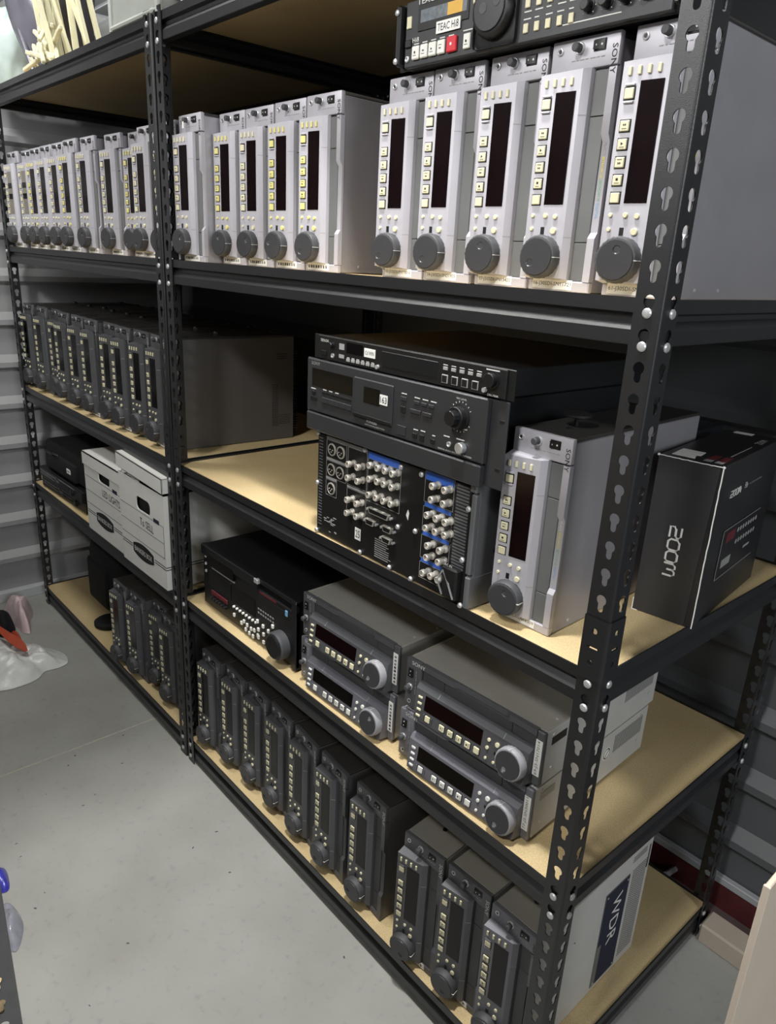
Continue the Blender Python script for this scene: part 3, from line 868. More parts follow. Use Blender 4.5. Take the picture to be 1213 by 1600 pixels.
# ------------------------------------------------------------------ rear-facing recorder on the second shelf
def rear_deck():
    w, h, dpt = .406, .2015, .36
    t = thing('recorder', 'large black recorder turned round, its rear panel of connectors facing out', 'recorder', T(-.647, .014, ZB[2]) @ R(-1.2, 'Z'))
    ob('case', MB().box(0, .006, 0, w, dpt, h, .002).mesh('case', GUNMETAL), t)
    ob('rear_panel', MB().box(.004, 0, .004, w - .012, .008, h - .006, .001).mesh('rear_panel', BLACK), t)
    sp = MB(); sp.box(0, -.002, .058, .010, .10, h - .016, .002); sp.box(0, -.003, .001, .011, .10, .056, .003)
    sp.box(-.003, -.004, h - .013, .0108, .10, h + .0005, .002)
    ob('side_panel', sp.mesh('side_panel', GUNMETAL), t, T(w - .0103, 0, 0))
    def P(u, v):      # panel fractions to local
        return (.004 + u * (w - .016), v * h)
    bnc = MB().lathe([(.0062, 0), (.0062, .003), (.0045, .0035), (.0045, .010), (.0058, .0102), (.0058, .016), (.0046, .017), (.0046, .012), (.0014, .0115)], 14, R(90, 'X')).mesh('coax_socket', CHROME)
    C = [(a, b + .03) for a, b in (
        (.284, .782), (.351, .786), (.281, .659), (.353, .665), (.283, .46), (.352, .461), (.283, .339), (.353, .346),
        (.434, .843), (.487, .845), (.535, .846), (.583, .844), (.435, .726), (.488, .730), (.533, .731), (.583, .730), (.434, .587), (.485, .588), (.535, .588), (.583, .589),
        (.824, .866), (.892, .869), (.823, .758), (.891, .762), (.805, .623), (.857, .625), (.908, .625), (.804, .517), (.858, .519), (.911, .525),
        (.820, .380), (.889, .385), (.819, .281), (.888, .290), (.804, .138), (.850, .145), (.893, .144))]
    for a, b in C:
        x, z = P(a, b); ob('coax_socket', bnc, t, T(x, 0, z))
    xlr = MB().lathe([(.0115, 0), (.0115, .0015), (.0095, .002), (.0088, .0004)], 20, R(90, 'X')).mesh('audio_socket', CHROME)
    pin = MB().cyl(.0012, .003, 8, R(90, 'X')).mesh('pin', CHROME)
    face = MB().cyl(.0086, .0018, 18, R(90, 'X')).mesh('socket_face', BLACK)
    for a, b in ((.113, .857), (.181, .859), (.111, .671), (.179, .672), (.114, .493)):
        x, z = P(a, b); q = ob('audio_socket', xlr, t, T(x, 0, z))
        ob('socket_face', face, q)
        for dx, dz in ((-.004, 0), (.004, 0), (0, -.004)):
            ob('pin', pin, q, T(dx, 0, dz))
    def dsub(a, b, L):
        x, z = P(a, b)
        q = ob('multi_pin_socket', MB().prism([(-L, .005), (L, .005), (L - .003, -.005), (-L + .003, -.005)], -.006, 0, 'xz').mesh('multi_pin_socket', CHROME), t, T(x, 0, z))
        ob('pin_field', MB().prism([(-L + .002, .0035), (L - .002, .0035), (L - .0045, -.0035), (-L + .0045, -.0035)], -.0064, -.006, 'xz').mesh('pin_field', BLACKMET), q)
        for s in (-1, 1):
            ob('jack_screw', MB().cyl(.0025, .005, 8, R(90, 'X')).mesh('jack_screw', ZINC), q, T(s * (L + .004), 0, 0))
    dsub(.478, .465, .027); dsub(.422, .355, .012); dsub(.540, .360, .012); dsub(.538, .262, .012)
    def strip(a0, b0, a1, b1, m, nm):
        x0, z0 = P(a0, b0); x1, z1 = P(a1, b1)
        return ob(nm, MB().box(x0, -.0006, z0, x1, .001, z1).mesh(nm, m), t)
    strip(.382, .905, .588, .965, INKBLUE, 'blue_strip'); strip(.750, .905, .905, .972, INKBLUE, 'blue_strip')
    for b in (.690, .452, .222):
        strip(.752, b, .903, b + .030, INKBLUE, 'blue_strip')
    strip(.07, .945, .375, .970, INKGREY, 'grey_strip'); strip(.07, .755, .225, .772, INKGREY, 'grey_strip'); strip(.07, .575, .155, .592, INKGREY, 'grey_strip')
    strip(.235, .575, .37, .592, INKGREY, 'grey_strip')
    # thin printed frames round the connector groups
    fr = MB()
    for (a0, b0, a1, b1) in ((.07, .775, .225, .94), (.07, .595, .225, .75), (.07, .42, .155, .57), (.235, .60, .375, .94), (.235, .33, .375, .57), (.38, .53, .60, .905), (.745, .725, .91, .975), (.745, .485, .91, .69), (.745, .255, .91, .45), (.745, .08, .91, .22)):
        (x0, z0), (x1, z1) = P(a0, b0), P(a1, b1)
        for q in ((x0, z0, x1, z0 + .0006), (x0, z1 - .0006, x1, z1), (x0, z0, x0 + .0006, z1), (x1 - .0006, z0, x1, z1)):
            fr.box(q[0], -.0003, q[1], q[2], .0005, q[3])
    ob('printed_frame', fr.mesh('printed_frame', INKGREY, 0), t)['kind'] = 'stuff'
    # vents left and right
    sl = MB()
    for k in range(30):
        x, z = P(.012, .10 + k * .0285); sl.box(x, -.0008, z, x + .011, .001, z + .0018)
    ob('vent_slots', sl.mesh('vent_slots', GUNMETAL), t)
    sl = MB()
    for k in range(26):
        x, z = P(.925, .30 + k * .0258); sl.box(x, -.001, z, x + .026, .001, z + .0028)
    ob('vent_slats', sl.mesh('vent_slats', GUNMETAL), t)
    # power inlet, cable guard and rating plate
    x, z = P(.945, .16)
    inl = ob('power_inlet', MB().box(-.018, -.012, -.022, .016, .002, .03, .003).mesh('power_inlet', BLACK), t, T(x, 0, z))
    ob('inlet_clip', MB().tube([(-.012, -.012, -.018), (-.012, -.024, .01), (0, -.026, .03), (.012, -.024, .01), (.012, -.012, -.018)], .0016, 6).mesh('inlet_clip', ZINC), inl)
    ob('lettering', text_mesh('AC IN', .016, .004, INKLIGHT), inl, T(-.002, -.0125, .034))
    x, z = P(.326, .183)
    st = ob('white_sticker', MB().box(-.008, -.0004, -.011, .008, .0005, .011).mesh('white_sticker', PAPER), t, T(x, -.0002, z))
    ob('lettering', text_mesh('25', .012, .014, INK), st, T(0, -.0006, 0))
    pr_ = MB()
    for k in range(9):
        x, z = P(.45, .06 + k * .02); pr_.box(x, -.0005, z, x + random.uniform(.03, .045), .0005, z + .0012)
    for k in range(14):
        x, z = P(random.uniform(.05, .17), random.uniform(.05, .24)); pr_.box(x, -.0005, z, x + random.uniform(.004, .01), .0005, z + .0016)
    ob('fine_print', pr_.mesh('fine_print', INKGREY, 0), t)
    sc = MB().lathe([(.0045, 0), (.0045, .002), (.003, .004)], 12, R(90, 'X')).mesh('panel_screw', ZINC)
    for a, b in ((.005, .97), (.005, .50), (.005, .03), (.36, .965), (.60, .93), (.60, .42), (.725, .93), (.71, .45), (.56, .03), (.35, .03), (.70, .025), (.995, .80), (.985, .39), (.995, .02)):
        x, z = P(a, b); ob('panel_screw', sc, t, T(x, -.0005, z))
    ob('torn_patch', MB().prism([(0, 0), (.004, .010), (.007, .004), (.005, -.008)], -.0006, 0, 'xz').mesh('torn_patch', PAPER), t, T(*[(P(.645, .55)[0]), 0, P(.645, .55)[1]]))
    for (y, z) in ((.03, .15), (.03, .03), (.02, .09)):
        ob('side_screw', MB().lathe([(.005, 0), (.005, .001), (.002, .0016)], 10, R(90, 'Y')).mesh('side_screw', BLACK), t, T(w + .0008, y + .03, z))
    return t
rear_deck()

# ------------------------------------------------------------------ tape recorder on top of it
def button(nm, w, h, m, t, x, z, d=.002):
    return ob(nm, MB().box(-w / 2, -d, -h / 2, w / 2, .0005, h / 2, .0004).mesh(nm, m), t, T(x, 0, z))
def knob_mesh(r, d, m, nm='knob', rib=.04):
    return MB().lathe([(r * 1.25, 0), (r * 1.25, .001), (r, .0012), (r, d - .001), (r - .001, d)], 28, R(90, 'X'), 0).mesh(nm, m)

def dat_deck():
    w, h = .477, .127
    t = thing('tape_recorder', 'charcoal rack tape recorder with cassette door and sticker 163', 'recorder', T(-.6735, .0045, 1.0745) @ R(-1.2, 'Z'))
    ob('case', MB().box(.03, .004, .004, w - .03, .34, h - .002, .002).mesh('case', BLACKMET), t)
    ob('rack_flange', MB().box(0, .006, .002, w, .009, h - .001, .0008).mesh('rack_flange', RACKGREY), t)
    ob('front_panel', MB().box(.012, -.004, .034, w - .030, .006, h, .002).mesh('front_panel', RACKGREY), t)
    ob('lower_panel', MB().box(.014, -.006, 0, w - .032, .006, .032, .002).mesh('lower_panel', RACKGREY), t)
    F = T(0, -.004, 0)
    f = lambda nm, me, x, z: ob(nm, me, t, T(x, -.004, z))
    f('display', MB().box(0, -.0006, 0, .118, .001, .032, .0008).mesh('display', GLASSK), .028, .079)
    dr = f('cassette_door', MB().box(0, -.003, 0, .100, .001, .064, .0015).mesh('cassette_door', RACKGREY), .152, .050)
    ob('door_window', MB().box(.028, -.0034, .026, .070, -.0028, .052, .0004).mesh('door_window', GLASSK), dr)
    ob('door_lip', MB().box(.001, -.0048, .0, .099, -.0028, .006, .001).mesh('door_lip', BLACKMET), dr)
    st = ob('number_sticker', MB().box(.070, -.0036, .030, .089, -.003, .046).mesh('number_sticker', PAPER), dr)
    ob('lettering', text_mesh('163', .016, .010, INK), st, T(.0795, -.0038, .038))
    f('logo', text_mesh('SONY', .026, .0055, INKGREY), .039, .1195).location.y = -.0042
    f('lettering', text_mesh('PCM-R300', .026, .0042, INKLIGHT), .200, .0455).location.y = -.0042
    f('lettering', text_mesh('DIGITAL AUDIO RECORDER PCM-R300', .050, .0022, INKLIGHT), .208, .0400).location.y = -.0042
    f('lettering', text_mesh('DIGITAL AUDIO RECORDER  PCM-R300', .068, .0022, INKLIGHT), .392, .0392).location.y = -.0042
    f('lettering', text_mesh('REC LEVEL', .020, .0024, INKLIGHT), .398, .1185).location.y = -.0042
    for i in range(5):
        f('function_button', MB().box(0, -.0016, 0, .015, .0004, .004, .0005).mesh('function_button', BLACKMET), .060 + i * .0172, .070)
    for i in range(5):
        f('transport_button', MB().box(0, -.002, 0, .0165, .0004, .010, .0008).mesh('transport_button', RACKGREY), .060 + i * .0172, .054)
    f('power_button', MB().box(0, -.002, 0, .018, .0004, .007, .0005).mesh('power_button', BLACK), .026, .054)
    f('timer_switch', MB().box(0, -.003, 0, .010, .0004, .005, .0005).mesh('timer_switch', BLACK), .030, .066)
    for i, (x, z, ww, hh) in enumerate(((.276, .098, .013, .006), (.276, .081, .011, .010), (.306, .097, .012, .005), (.322, .097, .012, .005), (.338, .097, .012, .005),
                                   (.304, .083, .024, .006), (.330, .083, .020, .006), (.275, .048, .020, .015), (.306, .046, .009, .008), (.322, .046, .009, .010), (.346, .046, .009, .007))):
        f('panel_button', MB().box(-ww / 2, -.0018, -hh / 2, ww / 2, .0004, hh / 2, .0005).mesh('panel_button', BLACK if i in (1, 8, 9, 10) else RACKGREY), x, z)
    pr_ = MB()
    for (x, z, ww) in ((.026, .074, .014), (.062, .0765, .01), (.080, .0765, .01), (.098, .0765, .01), (.270, .105, .012), (.300, .1035, .012), (.318, .1035, .012), (.336, .1035, .012),
                       (.302, .055, .01), (.318, .056, .01), (.344, .054, .006), (.368, .059, .012), (.394, .060, .016), (.385, .076, .026)):
        pr_.box(x, -.0003, z, x + ww, .0003, z + .0015)
    for i in range(18):
        a = math.radians(-60 + i * 300 / 17)
        pr_.box(-.0005, -.0003, .0205, .0005, .0003, .0225, 0, T(.398, 0, .093) @ Matrix.Rotation(a + math.pi, 4, 'Y'))
    f('fine_print', pr_.mesh('fine_print', INKLIGHT, 0), 0, 0)
    k = f('level_knob', MB().lathe([(.0185, 0), (.0185, .002), (.0155, .003), (.0155, .012), (.0145, .013)], 30, R(90, 'X')).mesh('level_knob', BLACK), .398, .093)
    ob('inner_knob', MB().lathe([(.011, 0), (.011, .010), (.010, .011)], 24, R(90, 'X'), .05).mesh('inner_knob', BLACKMET), k, T(0, -.012, 0))
    f('phones_jack', COMMON['jack'], .380, .049)
    f('phones_knob', MB().lathe([(.008, 0), (.008, .008), (.007, .009)], 20, R(90, 'X')).mesh('phones_knob', ZINC), .407, .050)
    for (x, z) in ((.006, .098), (.006, .030), (w - .012, .098), (w - .012, .030)):
        ob('rack_hole', MB().box(-.005, -.0004, -.003, .005, .001, .003, .001).mesh('rack_hole', BLACK), t, T(x + .002, .006, z))
dat_deck()

def cd_deck():
    w, h = .461, .0415
    t = thing('disc_recorder', 'slim black rack disc recorder lying on the charcoal tape recorder', 'recorder', T(-.652, .008, 1.2025) @ R(-1.0, 'Z'))
    ob('case', MB().box(.02, .004, .0005, w - .02, .36, h - .001, .0015).mesh('case', BLACKMET), t)
    ob('rack_flange', MB().box(0, .001, 0, w, .004, h, .0008).mesh('rack_flange', BLACKMET), t)
    ob('front_panel', MB().box(.016, -.003, .001, w - .012, .003, h - .0005, .001).mesh('front_panel', BLACK), t)
    f = lambda nm, me, x, z: ob(nm, me, t, T(x, -.003, z))
    f('disc_tray', MB().box(0, -.0008, 0, .128, .001, .024, .0008).mesh('disc_tray', BLACKMET), .190, .010)
    f('display', MB().box(0, -.0005, 0, .044, .001, .018, .0005).mesh('display', GLASSK), .098, .019)
    st = f('white_sticker', MB().box(0, -.0008, 0, .028, .0002, .014).mesh('white_sticker', PAPER), .146, .0195)
    ob('lettering', text_mesh('Cd WIN', .022, .006, INK), st, T(.014, -.001, .007))
    f('logo', text_mesh('DENON', .022, .0048, INKLIGHT), .036, .033).location.y = -.0034
    f('lettering', text_mesh('DN-780R', .020, .003, INKLIGHT), .428, .0035).location.y = -.0034
    f('power_button', MB().box(0, -.002, 0, .016, .0004, .008, .0006).mesh('power_button', BLACKMET), .026, .008)
    f('phones_jack', COMMON['jack'], .060, .010); f('level_knob', knob_mesh(.0048, .008, BLACKMET, 'level_knob'), .060, .028)
    f('socket_plate', MB().box(0, -.0006, 0, .014, .0004, .010).mesh('socket_plate', INKGREY), .078, .023)
    f('socket_plate', MB().box(0, -.0006, 0, .014, .0004, .006).mesh('socket_plate', INKGREY), .078, .009)
    b1 = MB().box(-.0045, -.0014, -.0024, .0045, .0004, .0024, .0004).mesh('small_button', INKGREY)
    for i in range(6):
        f('small_button', b1, .104 + i * .013, .008)
    f('small_knob', MB().cyl(.0035, .004, 12, R(90, 'X')).mesh('small_knob', INKGREY), .182, .008)
    for i in range(5):
        f('small_button', b1, .334 + i * .0165, .027)
    b2 = MB().box(-.0062, -.0014, -.0062, .0062, .0004, .0062, .0006).mesh('transport_button', INKGREY)
    b3 = MB().box(-.0048, -.0018, -.0048, .0048, -.001, .0048).mesh('button_face', BLACK)
    for i in range(4):
        q = f('transport_button', b2, .334 + i * .020, .012); ob('button_face', b3, q)
    f('select_knob', knob_mesh(.010, .009, BLACKMET, 'select_knob'), .424, .024)
    f('small_knob', MB().cyl(.0035, .004, 12, R(90, 'X')).mesh('small_knob', INKGREY), .413, .009)
    pr_ = MB()
    for i in range(6):
        pr_.box(.100 + i * .013, -.0003, .0115, .107 + i * .013, .0003, .0125)
    for i in range(5):
        pr_.box(.329 + i * .0165, -.0003, .0315, .338 + i * .0165, .0003, .0325)
    pr_.box(.412, -.0003, .0365, .436, .0003, .038)
    f('fine_print', pr_.mesh('fine_print', INKLIGHT, 0), 0, 0)
cd_deck()

# ------------------------------------------------------------------ eight-track rack recorder across the top of the silver decks
def rack_recorder():
    w, h = .461, .085
    t = thing('rack_recorder', 'black rack tape recorder with red record key lying across the silver decks', 'recorder', T(-.5135, .052, ZB[3] + H * MM + .0012) @ R(-.3, 'Z'))
    ob('case', MB().box(.014, .006, .001, w - .014, .30, h - .001, .002).mesh('case', BLACKMET), t)
    ob('rack_flange', MB().box(0, .004, 0, w, .007, h, .0008).mesh('rack_flange', BLACKMET), t)
    ob('front_panel', MB().box(.018, -.004, .001, w - .018, .005, h - .001, .0015).mesh('front_panel', mat('dark_grey_fascia', s2l(52, 53, 56), .45, .1, .04, 40)), t)
    for x in (.004, w - .014):
        hdl = ob('rack_handle', MB().box(.0, -.012, .004, .009, .006, h - .004, .003).mesh('rack_handle', BLACK), t, T(x, 0, 0))
        for z in (.010, h - .014):
            ob('rack_screw', MB().lathe([(.004, 0), (.004, .002), (.002, .003)], 10, R(90, 'X')).mesh('rack_screw', ZINC), hdl, T(.0045, -.012, z))
    f = lambda nm, me, x, z, y=-.004: ob(nm, me, t, T(x, y, z))
    f('display_bay', MB().box(0, -.0012, 0, .100, .001, .033, .001).mesh('display_bay', BLACK), .044, .043)
    f('display', MB().box(0, -.0018, 0, .090, .0, .016, .0005).mesh('display', mat('grey_meter_window', s2l(110, 116, 122), .2, 0, .2, 160)), .050, .053)
    f('amber_print', MB().box(0, -.0022, 0, .028, -.0016, .015).mesh('amber_print', AMBER), .104, .0535)
    st = f('white_sticker', MB().box(0, -.0024, 0, .046, -.001, .0145).mesh('white_sticker', PAPER), .084, .0345)
    ob('lettering', text_mesh('TEAC Hi8', .040, .009, INK), st, T(.023, -.0026, .0072))
    f('logo', text_mesh('TEAC', .034, .0072, INKLIGHT), .058, .0803, -.0043)
    f('lettering', text_mesh('Hi8', .013, .006, INKLIGHT), .041, .0345, -.0043)
    f('eject_button', MB().box(0, -.0022, 0, .009, .0004, .015, .0006).mesh('eject_button', CREAM), .022, .050)
    f('power_switch', MB().box(0, -.003, 0, .012, .0004, .010, .001).mesh('power_switch', BLACK), .021, .026)
    f('phones_jack', COMMON['jack'], .025, .012)
    for i in range(4):
        k = f('transport_key', MB().box(0, -.004, 0, .0145, .0004, .017, .0012).mesh('transport_key', WHITEKEY), .037 + i * .0172, .009)
        ob('key_symbol', COMMON[('sym_stop', 'sym_rew', 'sym_play', 'sym_rew')[i]], k, T(.007, -.0016, .008) @ (R(180, 'Y') if i == 3 else Matrix()))
    k = f('record_key', MB().box(0, -.004, 0, .0185, .0004, .019, .0012).mesh('record_key', RED), .107, .0085)
    ob('key_symbol', MB().cyl(.002, .0003, 12, T(.0092, -.004, .0095) @ R(90, 'X')).mesh('key_symbol', INKLIGHT), k)
    k = f('function_key', MB().box(0, -.003, 0, .0125, .0004, .018, .001).mesh('function_key', WHITEKEY), .138, .0085)
    ob('key_symbol', COMMON['sym_stop'], k, T(.006, -.0007, .008))
    f('memo_key', MB().box(0, -.003, 0, .010, .0004, .016, .001).mesh('memo_key', CREAM), .151, .058)
    jb = f('jog_plate', MB().box(0, -.002, 0, .072, .0005, .078, .006, None, 2).mesh('jog_plate', BLACK), .158, .003)
    jr = ob('jog_dial', MB().lathe([(.033, 0), (.033, .006), (.030, .011), (.0265, .012)], 44, R(90, 'X'), .02).mesh('jog_dial', BLACK), jb, T(.034, -.002, .041))
    ob('dial_face', MB().lathe([(.0262, 0), (.0262, .0125), (.025, .0135)], 36, R(90, 'X')).mesh('dial_face', BLACKMET), jb, T(.034, -.002, .041))
    for dx, dz in ((-.010, .001), (.012, .006)):
        ob('finger_dimple', MB().lathe([(.0066, 0), (.0066, .0004), (.005, .0007), (.002, .0002)], 16, R(90, 'X')).mesh('finger_dimple', DIAL), jb, T(.034 + dx, -.0155, .041 + dz))
    b1 = MB().box(-.0036, -.0022, -.0052, .0036, .0004, .0052, .0006).mesh('function_button', CREAM)
    for j, z in enumerate((.016, .043, .070)):
        for i in range(5):
            f('function_button', b1, .244 + i * .017, z)
    pr_ = MB()
    for z in (.0255, .0335, .0525, .0605):
        for i in range(5):
            pr_.box(.239 + i * .017, -.0003, z, .239 + i * .017 + random.uniform(.006, .012), .0003, z + .0013)
    for i in range(5):
        pr_.box(.038 + i * .0175, -.0003, .0285, .048 + i * .0175, .0003, .0298)
    pr_.box(.135, -.0003, .0300, .152, .0003, .0314); pr_.box(.300, -.0003, .0098, .38, .0003, .0110)
    for i in range(4):
        for q in range(7):
            a = math.radians(q * 45 - 45)
            pr_.box(-.0004, -.0003, .0085, .0004, .0003, .0100, 0, T(.335 + i * .0245, 0, .024) @ Matrix.Rotation(a - 1.57, 4, 'Y'))
    f('fine_print', pr_.mesh('fine_print', INKLIGHT, 0), 0, 0)
    kn = knob_mesh(.0062, .011, BLACK, 'level_knob')
    for j in range(2):
        for i in range(4):
            f('level_knob', kn, .335 + i * .0245, .024 + j * .030)
    f('mic_jack', COMMON['jack'], .432, .030)
rack_recorder()

# ------------------------------------------------------------------ big black digital recorder on the lower shelf
def big_recorder():
    w, h = .412, .1715
    t = thing('digital_recorder', 'large black tape recorder with many white keys at the left of the lower shelf', 'recorder', T(-1.146, .034, ZB[1]))
    ob('case', MB().box(.002, .006, .002, w - .002, .43, h - .001, .002).mesh('case', BLACKMET), t)
    ob('front_panel', MB().box(0, -.002, .010, w, .008, h - .026, .0015).mesh('front_panel', BLACK), t)
    up_ = MB(); up_.box(0, -.008, h - .027, .26, .010, h, .002); up_.box(.26, -.003, h - .012, w, .010, h, .0015)
    ob('upper_fascia', up_.mesh('upper_fascia', BLACKMET), t)
    ob('grab_corner', MB().box(.252, -.0095, h - .012, .268, .0, h - .0005, .0012).mesh('grab_corner', ZINC), t)
    ob('right_pillar', MB().box(w - .018, -.004, .004, w, .008, h - .003, .002).mesh('right_pillar', BLACKMET), t)
    f = lambda nm, me, x, z, y=-.002: ob(nm, me, t, T(x, y, z))
    f('meter_window', MB().box(0, -.007, 0, .110, .001, .030, .0006).mesh('meter_window', GLASSK), .048, .126)
    f('level_strip', MB().box(0, -.0026, 0, .108, .001, .003).mesh('level_strip', INKGREY), .048, .119)
    f('lower_window', MB().box(0, -.0012, 0, .115, .001, .045, .0006).mesh('lower_window', GLASSK), .022, .066)
    f('menu_window', MB().box(0, -.0012, 0, .105, .001, .045, .0006).mesh('menu_window', GLASSK), .142, .066)
    sl = f('cassette_slot', MB().box(0, -.001, 0, .135, .002, .026, .001).mesh('cassette_slot', BLACK), .262, .118)
    ob('slot_door', MB().box(.004, -.0016, .003, .131, 0, .016, .001).mesh('slot_door', BLACKMET), sl)
    ob('maroon_strip', MB().box(.006, -.002, .020, .074, 0, .0245).mesh('maroon_strip', MAROON), sl)
    f('channel_lamp_row', MB().box(0, -.002, 0, .078, .001, .012, .001).mesh('channel_lamp_row', MAROON), .040, .046)
    for i in range(6):
        f('level_knob', MB().lathe([(.0048, 0), (.0048, .008), (.004, .009)], 14, R(90, 'X')).mesh('level_knob', BLACKMET), .046 + i * .0135, .038)
    kb = MB().box(-.0035, -.004, -.0045, .0035, .0004, .0045, .0008).mesh('white_key', WHITEKEY)
    kr = MB().cyl(.0032, .005, 10, R(90, 'X'), .0006).mesh('white_round_key', WHITEKEY)
    for i in range(8):
        f('white_round_key', kr, .152 + i * .0142, .056)
    for (x, z) in ((.152, .034), (.186, .027), (.198, .036), (.206, .018), (.212, .032), (.222, .015), (.230, .030), (.238, .014), (.244, .032), (.260, .026), (.258, .062),
                   (.282, .059), (.304, .056), (.262, .042), (.284, .039), (.262, .022), (.284, .019), (.304, .014), (.322, .076)):
        f('white_key', kb, x, z)
    sm = MB()
    for i in range(7):
        for j in range(2):
            sm.box(.258 + i * .010, -.0005, .083 + j * .010, .264 + i * .010, .0003, .087 + j * .010)
    f('fine_print', sm.mesh('fine_print', INKGREY, 0), 0, 0)
    r = f('jog_dial', MB().lathe([(.033, 0), (.033, .018), (.030, .022), (.028, .0222)], 56, R(90, 'X'), .012).mesh('jog_dial', DIAL), .358, .048)
    ob('dial_cap', MB().lathe([(.028, .02), (.028, .025), (.0255, .027)], 36, R(90, 'X')).mesh('dial_cap', BLACK), r)
    ob('finger_dimple', MB().lathe([(.0075, 0), (.0075, .0006), (.005, .001), (.002, .0002)], 16, R(90, 'X')).mesh('finger_dimple', BLACKMET), r, T(-.015, -.0265, .010))
    f('badge', MB().box(0, -.003, 0, .009, .001, .014, .001).mesh('badge', INKCYAN), .372, .124)
    for z in (.140, .120, .100):
        f('small_jack', COMMON['jack'], .014, z)
    for x in (.03, w - .03):
        for y in (.03, .38):
            ob('rubber_foot', MB().cyl(.01, .004, 12).mesh('rubber_foot', BLACK), t, T(x, y, -.0015))
big_recorder()

# ------------------------------------------------------------------ glossy black carton on the second shelf
def zoom_box():
    w, d, h = .0935, .282, .2515
    t = thing('carton', 'black printed recorder carton with white-worn edges on the second shelf', 'carton', T(-.0930, .229, ZB[2] + .0003) @ R(6.5, 'Z'))
    m = mat('black_printed_carton', s2l(34, 34, 36), .36, 0, .08, 20)
    ob('carton_body', MB().box(0, 0, 0, w, d, h, .0012).mesh('carton_body', m), t)
    ob('end_flap', MB().prism([(.001, .001), (w - .012, .001), (w - .004, h - .002), (.001, h - .001)], -.0012, .0, 'xz').mesh('end_flap', mat('dark_grey_printed_carton', s2l(48, 48, 50), .42, 0, .06, 20)), t)
    e = MB()
    def worn(a, b, n=22):
        pts = []
        for i in range(n + 1):
            p = Vector(a).lerp(Vector(b), i / n)
            pts.append(p + Vector((random.uniform(-1, 1), random.uniform(-1, 1), random.uniform(-1, 1))) * .00035)
        e.tube(pts, random.uniform(.0007, .0010), 5)
    worn((0, -.0008, h), (w, -.0008, h)); worn((w, -.0004, h), (w, -.0004, 0)); worn((0, -.0008, 0), (.008, -.0008, 0)); worn((0, -.0008, .02), (0, -.0008, 0))
    for p in ((w, 0, h), (0, 0, h)):
        e.lathe([(.0005, -.002), (.0022, -.0008), (.0022, .0008), (.0005, .002)], 8, T(*p))
    ob('worn_edge', e.mesh('worn_edge', PAPER), t)
    def zlogo(M, L, m_=INKLIGHT):
        """rounded square-cornered stroke letters: Z O O M joined together"""
        b = MB(); k = L / 4.6; r = .10 * k
        def path(pts):
            b.tube([(x * k, -.0002, z * k) for x, z in pts], r, 5)
        def oct_(x0):
            c = .22
            p = [(x0 + c, 0), (x0 + 1 - c, 0), (x0 + 1, c), (x0 + 1, 1 - c), (x0 + 1 - c, 1), (x0 + c, 1), (x0, 1 - c), (x0, c), (x0 + c, 0)]
            path(p)
        path([(0, 1), (.8, 1), (1, .8), (1, .68), (.82, .52), (.2, .5), (0, .34), (0, 0), (1.0, 0)])
        oct_(1.18); oct_(2.3)
        path([(3.45, 0), (3.45, .8), (3.62, 1), (3.84, 1), (4.0, .8), (4.0, .3)]); path([(4.0, .8), (4.16, 1), (4.4, 1), (4.56, .8), (4.56, 0)])
        ob('logo', b.mesh('logo', m_), t, M)
    # end face: the word runs down the face
    zlogo(T(.037, -.0014, .150) @ R(90, 'Y'), .078)
    # right side: small word, rule and a printed picture of the recorder
    S = T(w + .0006, 0, 0) @ R(90, 'Z')
    zlogo(S @ T(.055, 0, .196) @ R(0, 'Y'), .044)
    ob('lettering', text_mesh('F8n', .014, .010, INKLIGHT), t, S @ T(.125, -.0003, .203))
    ob('lettering', text_mesh('MULTITRACK FIELD RECORDER', .060, .003, INKGREY), t, S @ T(.170, -.0003, .202))
    pic = ob('printed_picture', MB().box(.06, -.0004, .060, .235, .0002, .142).mesh('printed_picture', mat('dark_picture_print', s2l(24, 24, 28), .35, 0, .3, 120)), t, S)
    ob('picture_screen', MB().box(.078, -.0008, .118, .118, -.0003, .134).mesh('picture_screen', MAROON), pic)
    pp = MB()
    for i in range(8):
        for j in range(2):
            pp.lathe([(.0042, 0), (.0042, .0002)], 10, T(.132 + i * .0125, -.0005, .128 - j * .020) @ R(90, 'X'))
    for i in range(16):
        pp.box(.078 + i * .0026, -.0007, .076, .0798 + i * .0026, -.0003, .090)
    pp.box(.06, -.0008, .060, .235, -.0003, .0608); pp.box(.06, -.0008, .141, .235, -.0003, .142)
    pp.box(.06, -.0008, .060, .0615, -.0003, .142); pp.box(.180, -.0008, .084, .21, -.0003, .088)
    ob('picture_details', pp.mesh('picture_details', INKGREY, 0), pic)
    # top: white barcode label, maroon boxes, rule and small word
    lb = ob('white_label', MB().prism([(.012, .018), (.046, .018), (.040, .040), (.046, .042), (.044, .068), (.010, .068)], h, h + .0004, 'xy').mesh('white_label', PAPER), t)
    for (x, y) in ((.058, .030), (.074, .030)):
        ob('maroon_box', MB().box(x, y, h, x + .011, y + .034, h + .0004).mesh('maroon_box', MAROON), t)
        ob('small_print', MB().box(x, y - .012, h, x + .011, y, h + .0004).mesh('small_print', INKGREY), t)
    ob('lettering', text_mesh('ZOOM', .040, .011, INKLIGHT), t, T(.078, .22, h + .0006) @ R(90, 'Z') @ R(-90, 'X'))
    ob('rule', MB().box(.0775, .075, h, .0790, .17, h + .0004).mesh('rule', INKGREY), t)
    ob('edge_label', MB().box(.02, d - .02, h, .05, d - .004, h + .0004).mesh('edge_label', PAPER), t)
zoom_box()
cs = thing('case', 'dark blue-black case standing behind the lone silver deck', 'case', T(-.275, .43, ZB[2] + .0003))
ob('shell', MB().box(0, 0, 0, .115, .16, .245, .008, None, 2).mesh('shell', mat('blue_black_plastic', s2l(24, 26, 34), .4, 0, .1, 40)), cs)
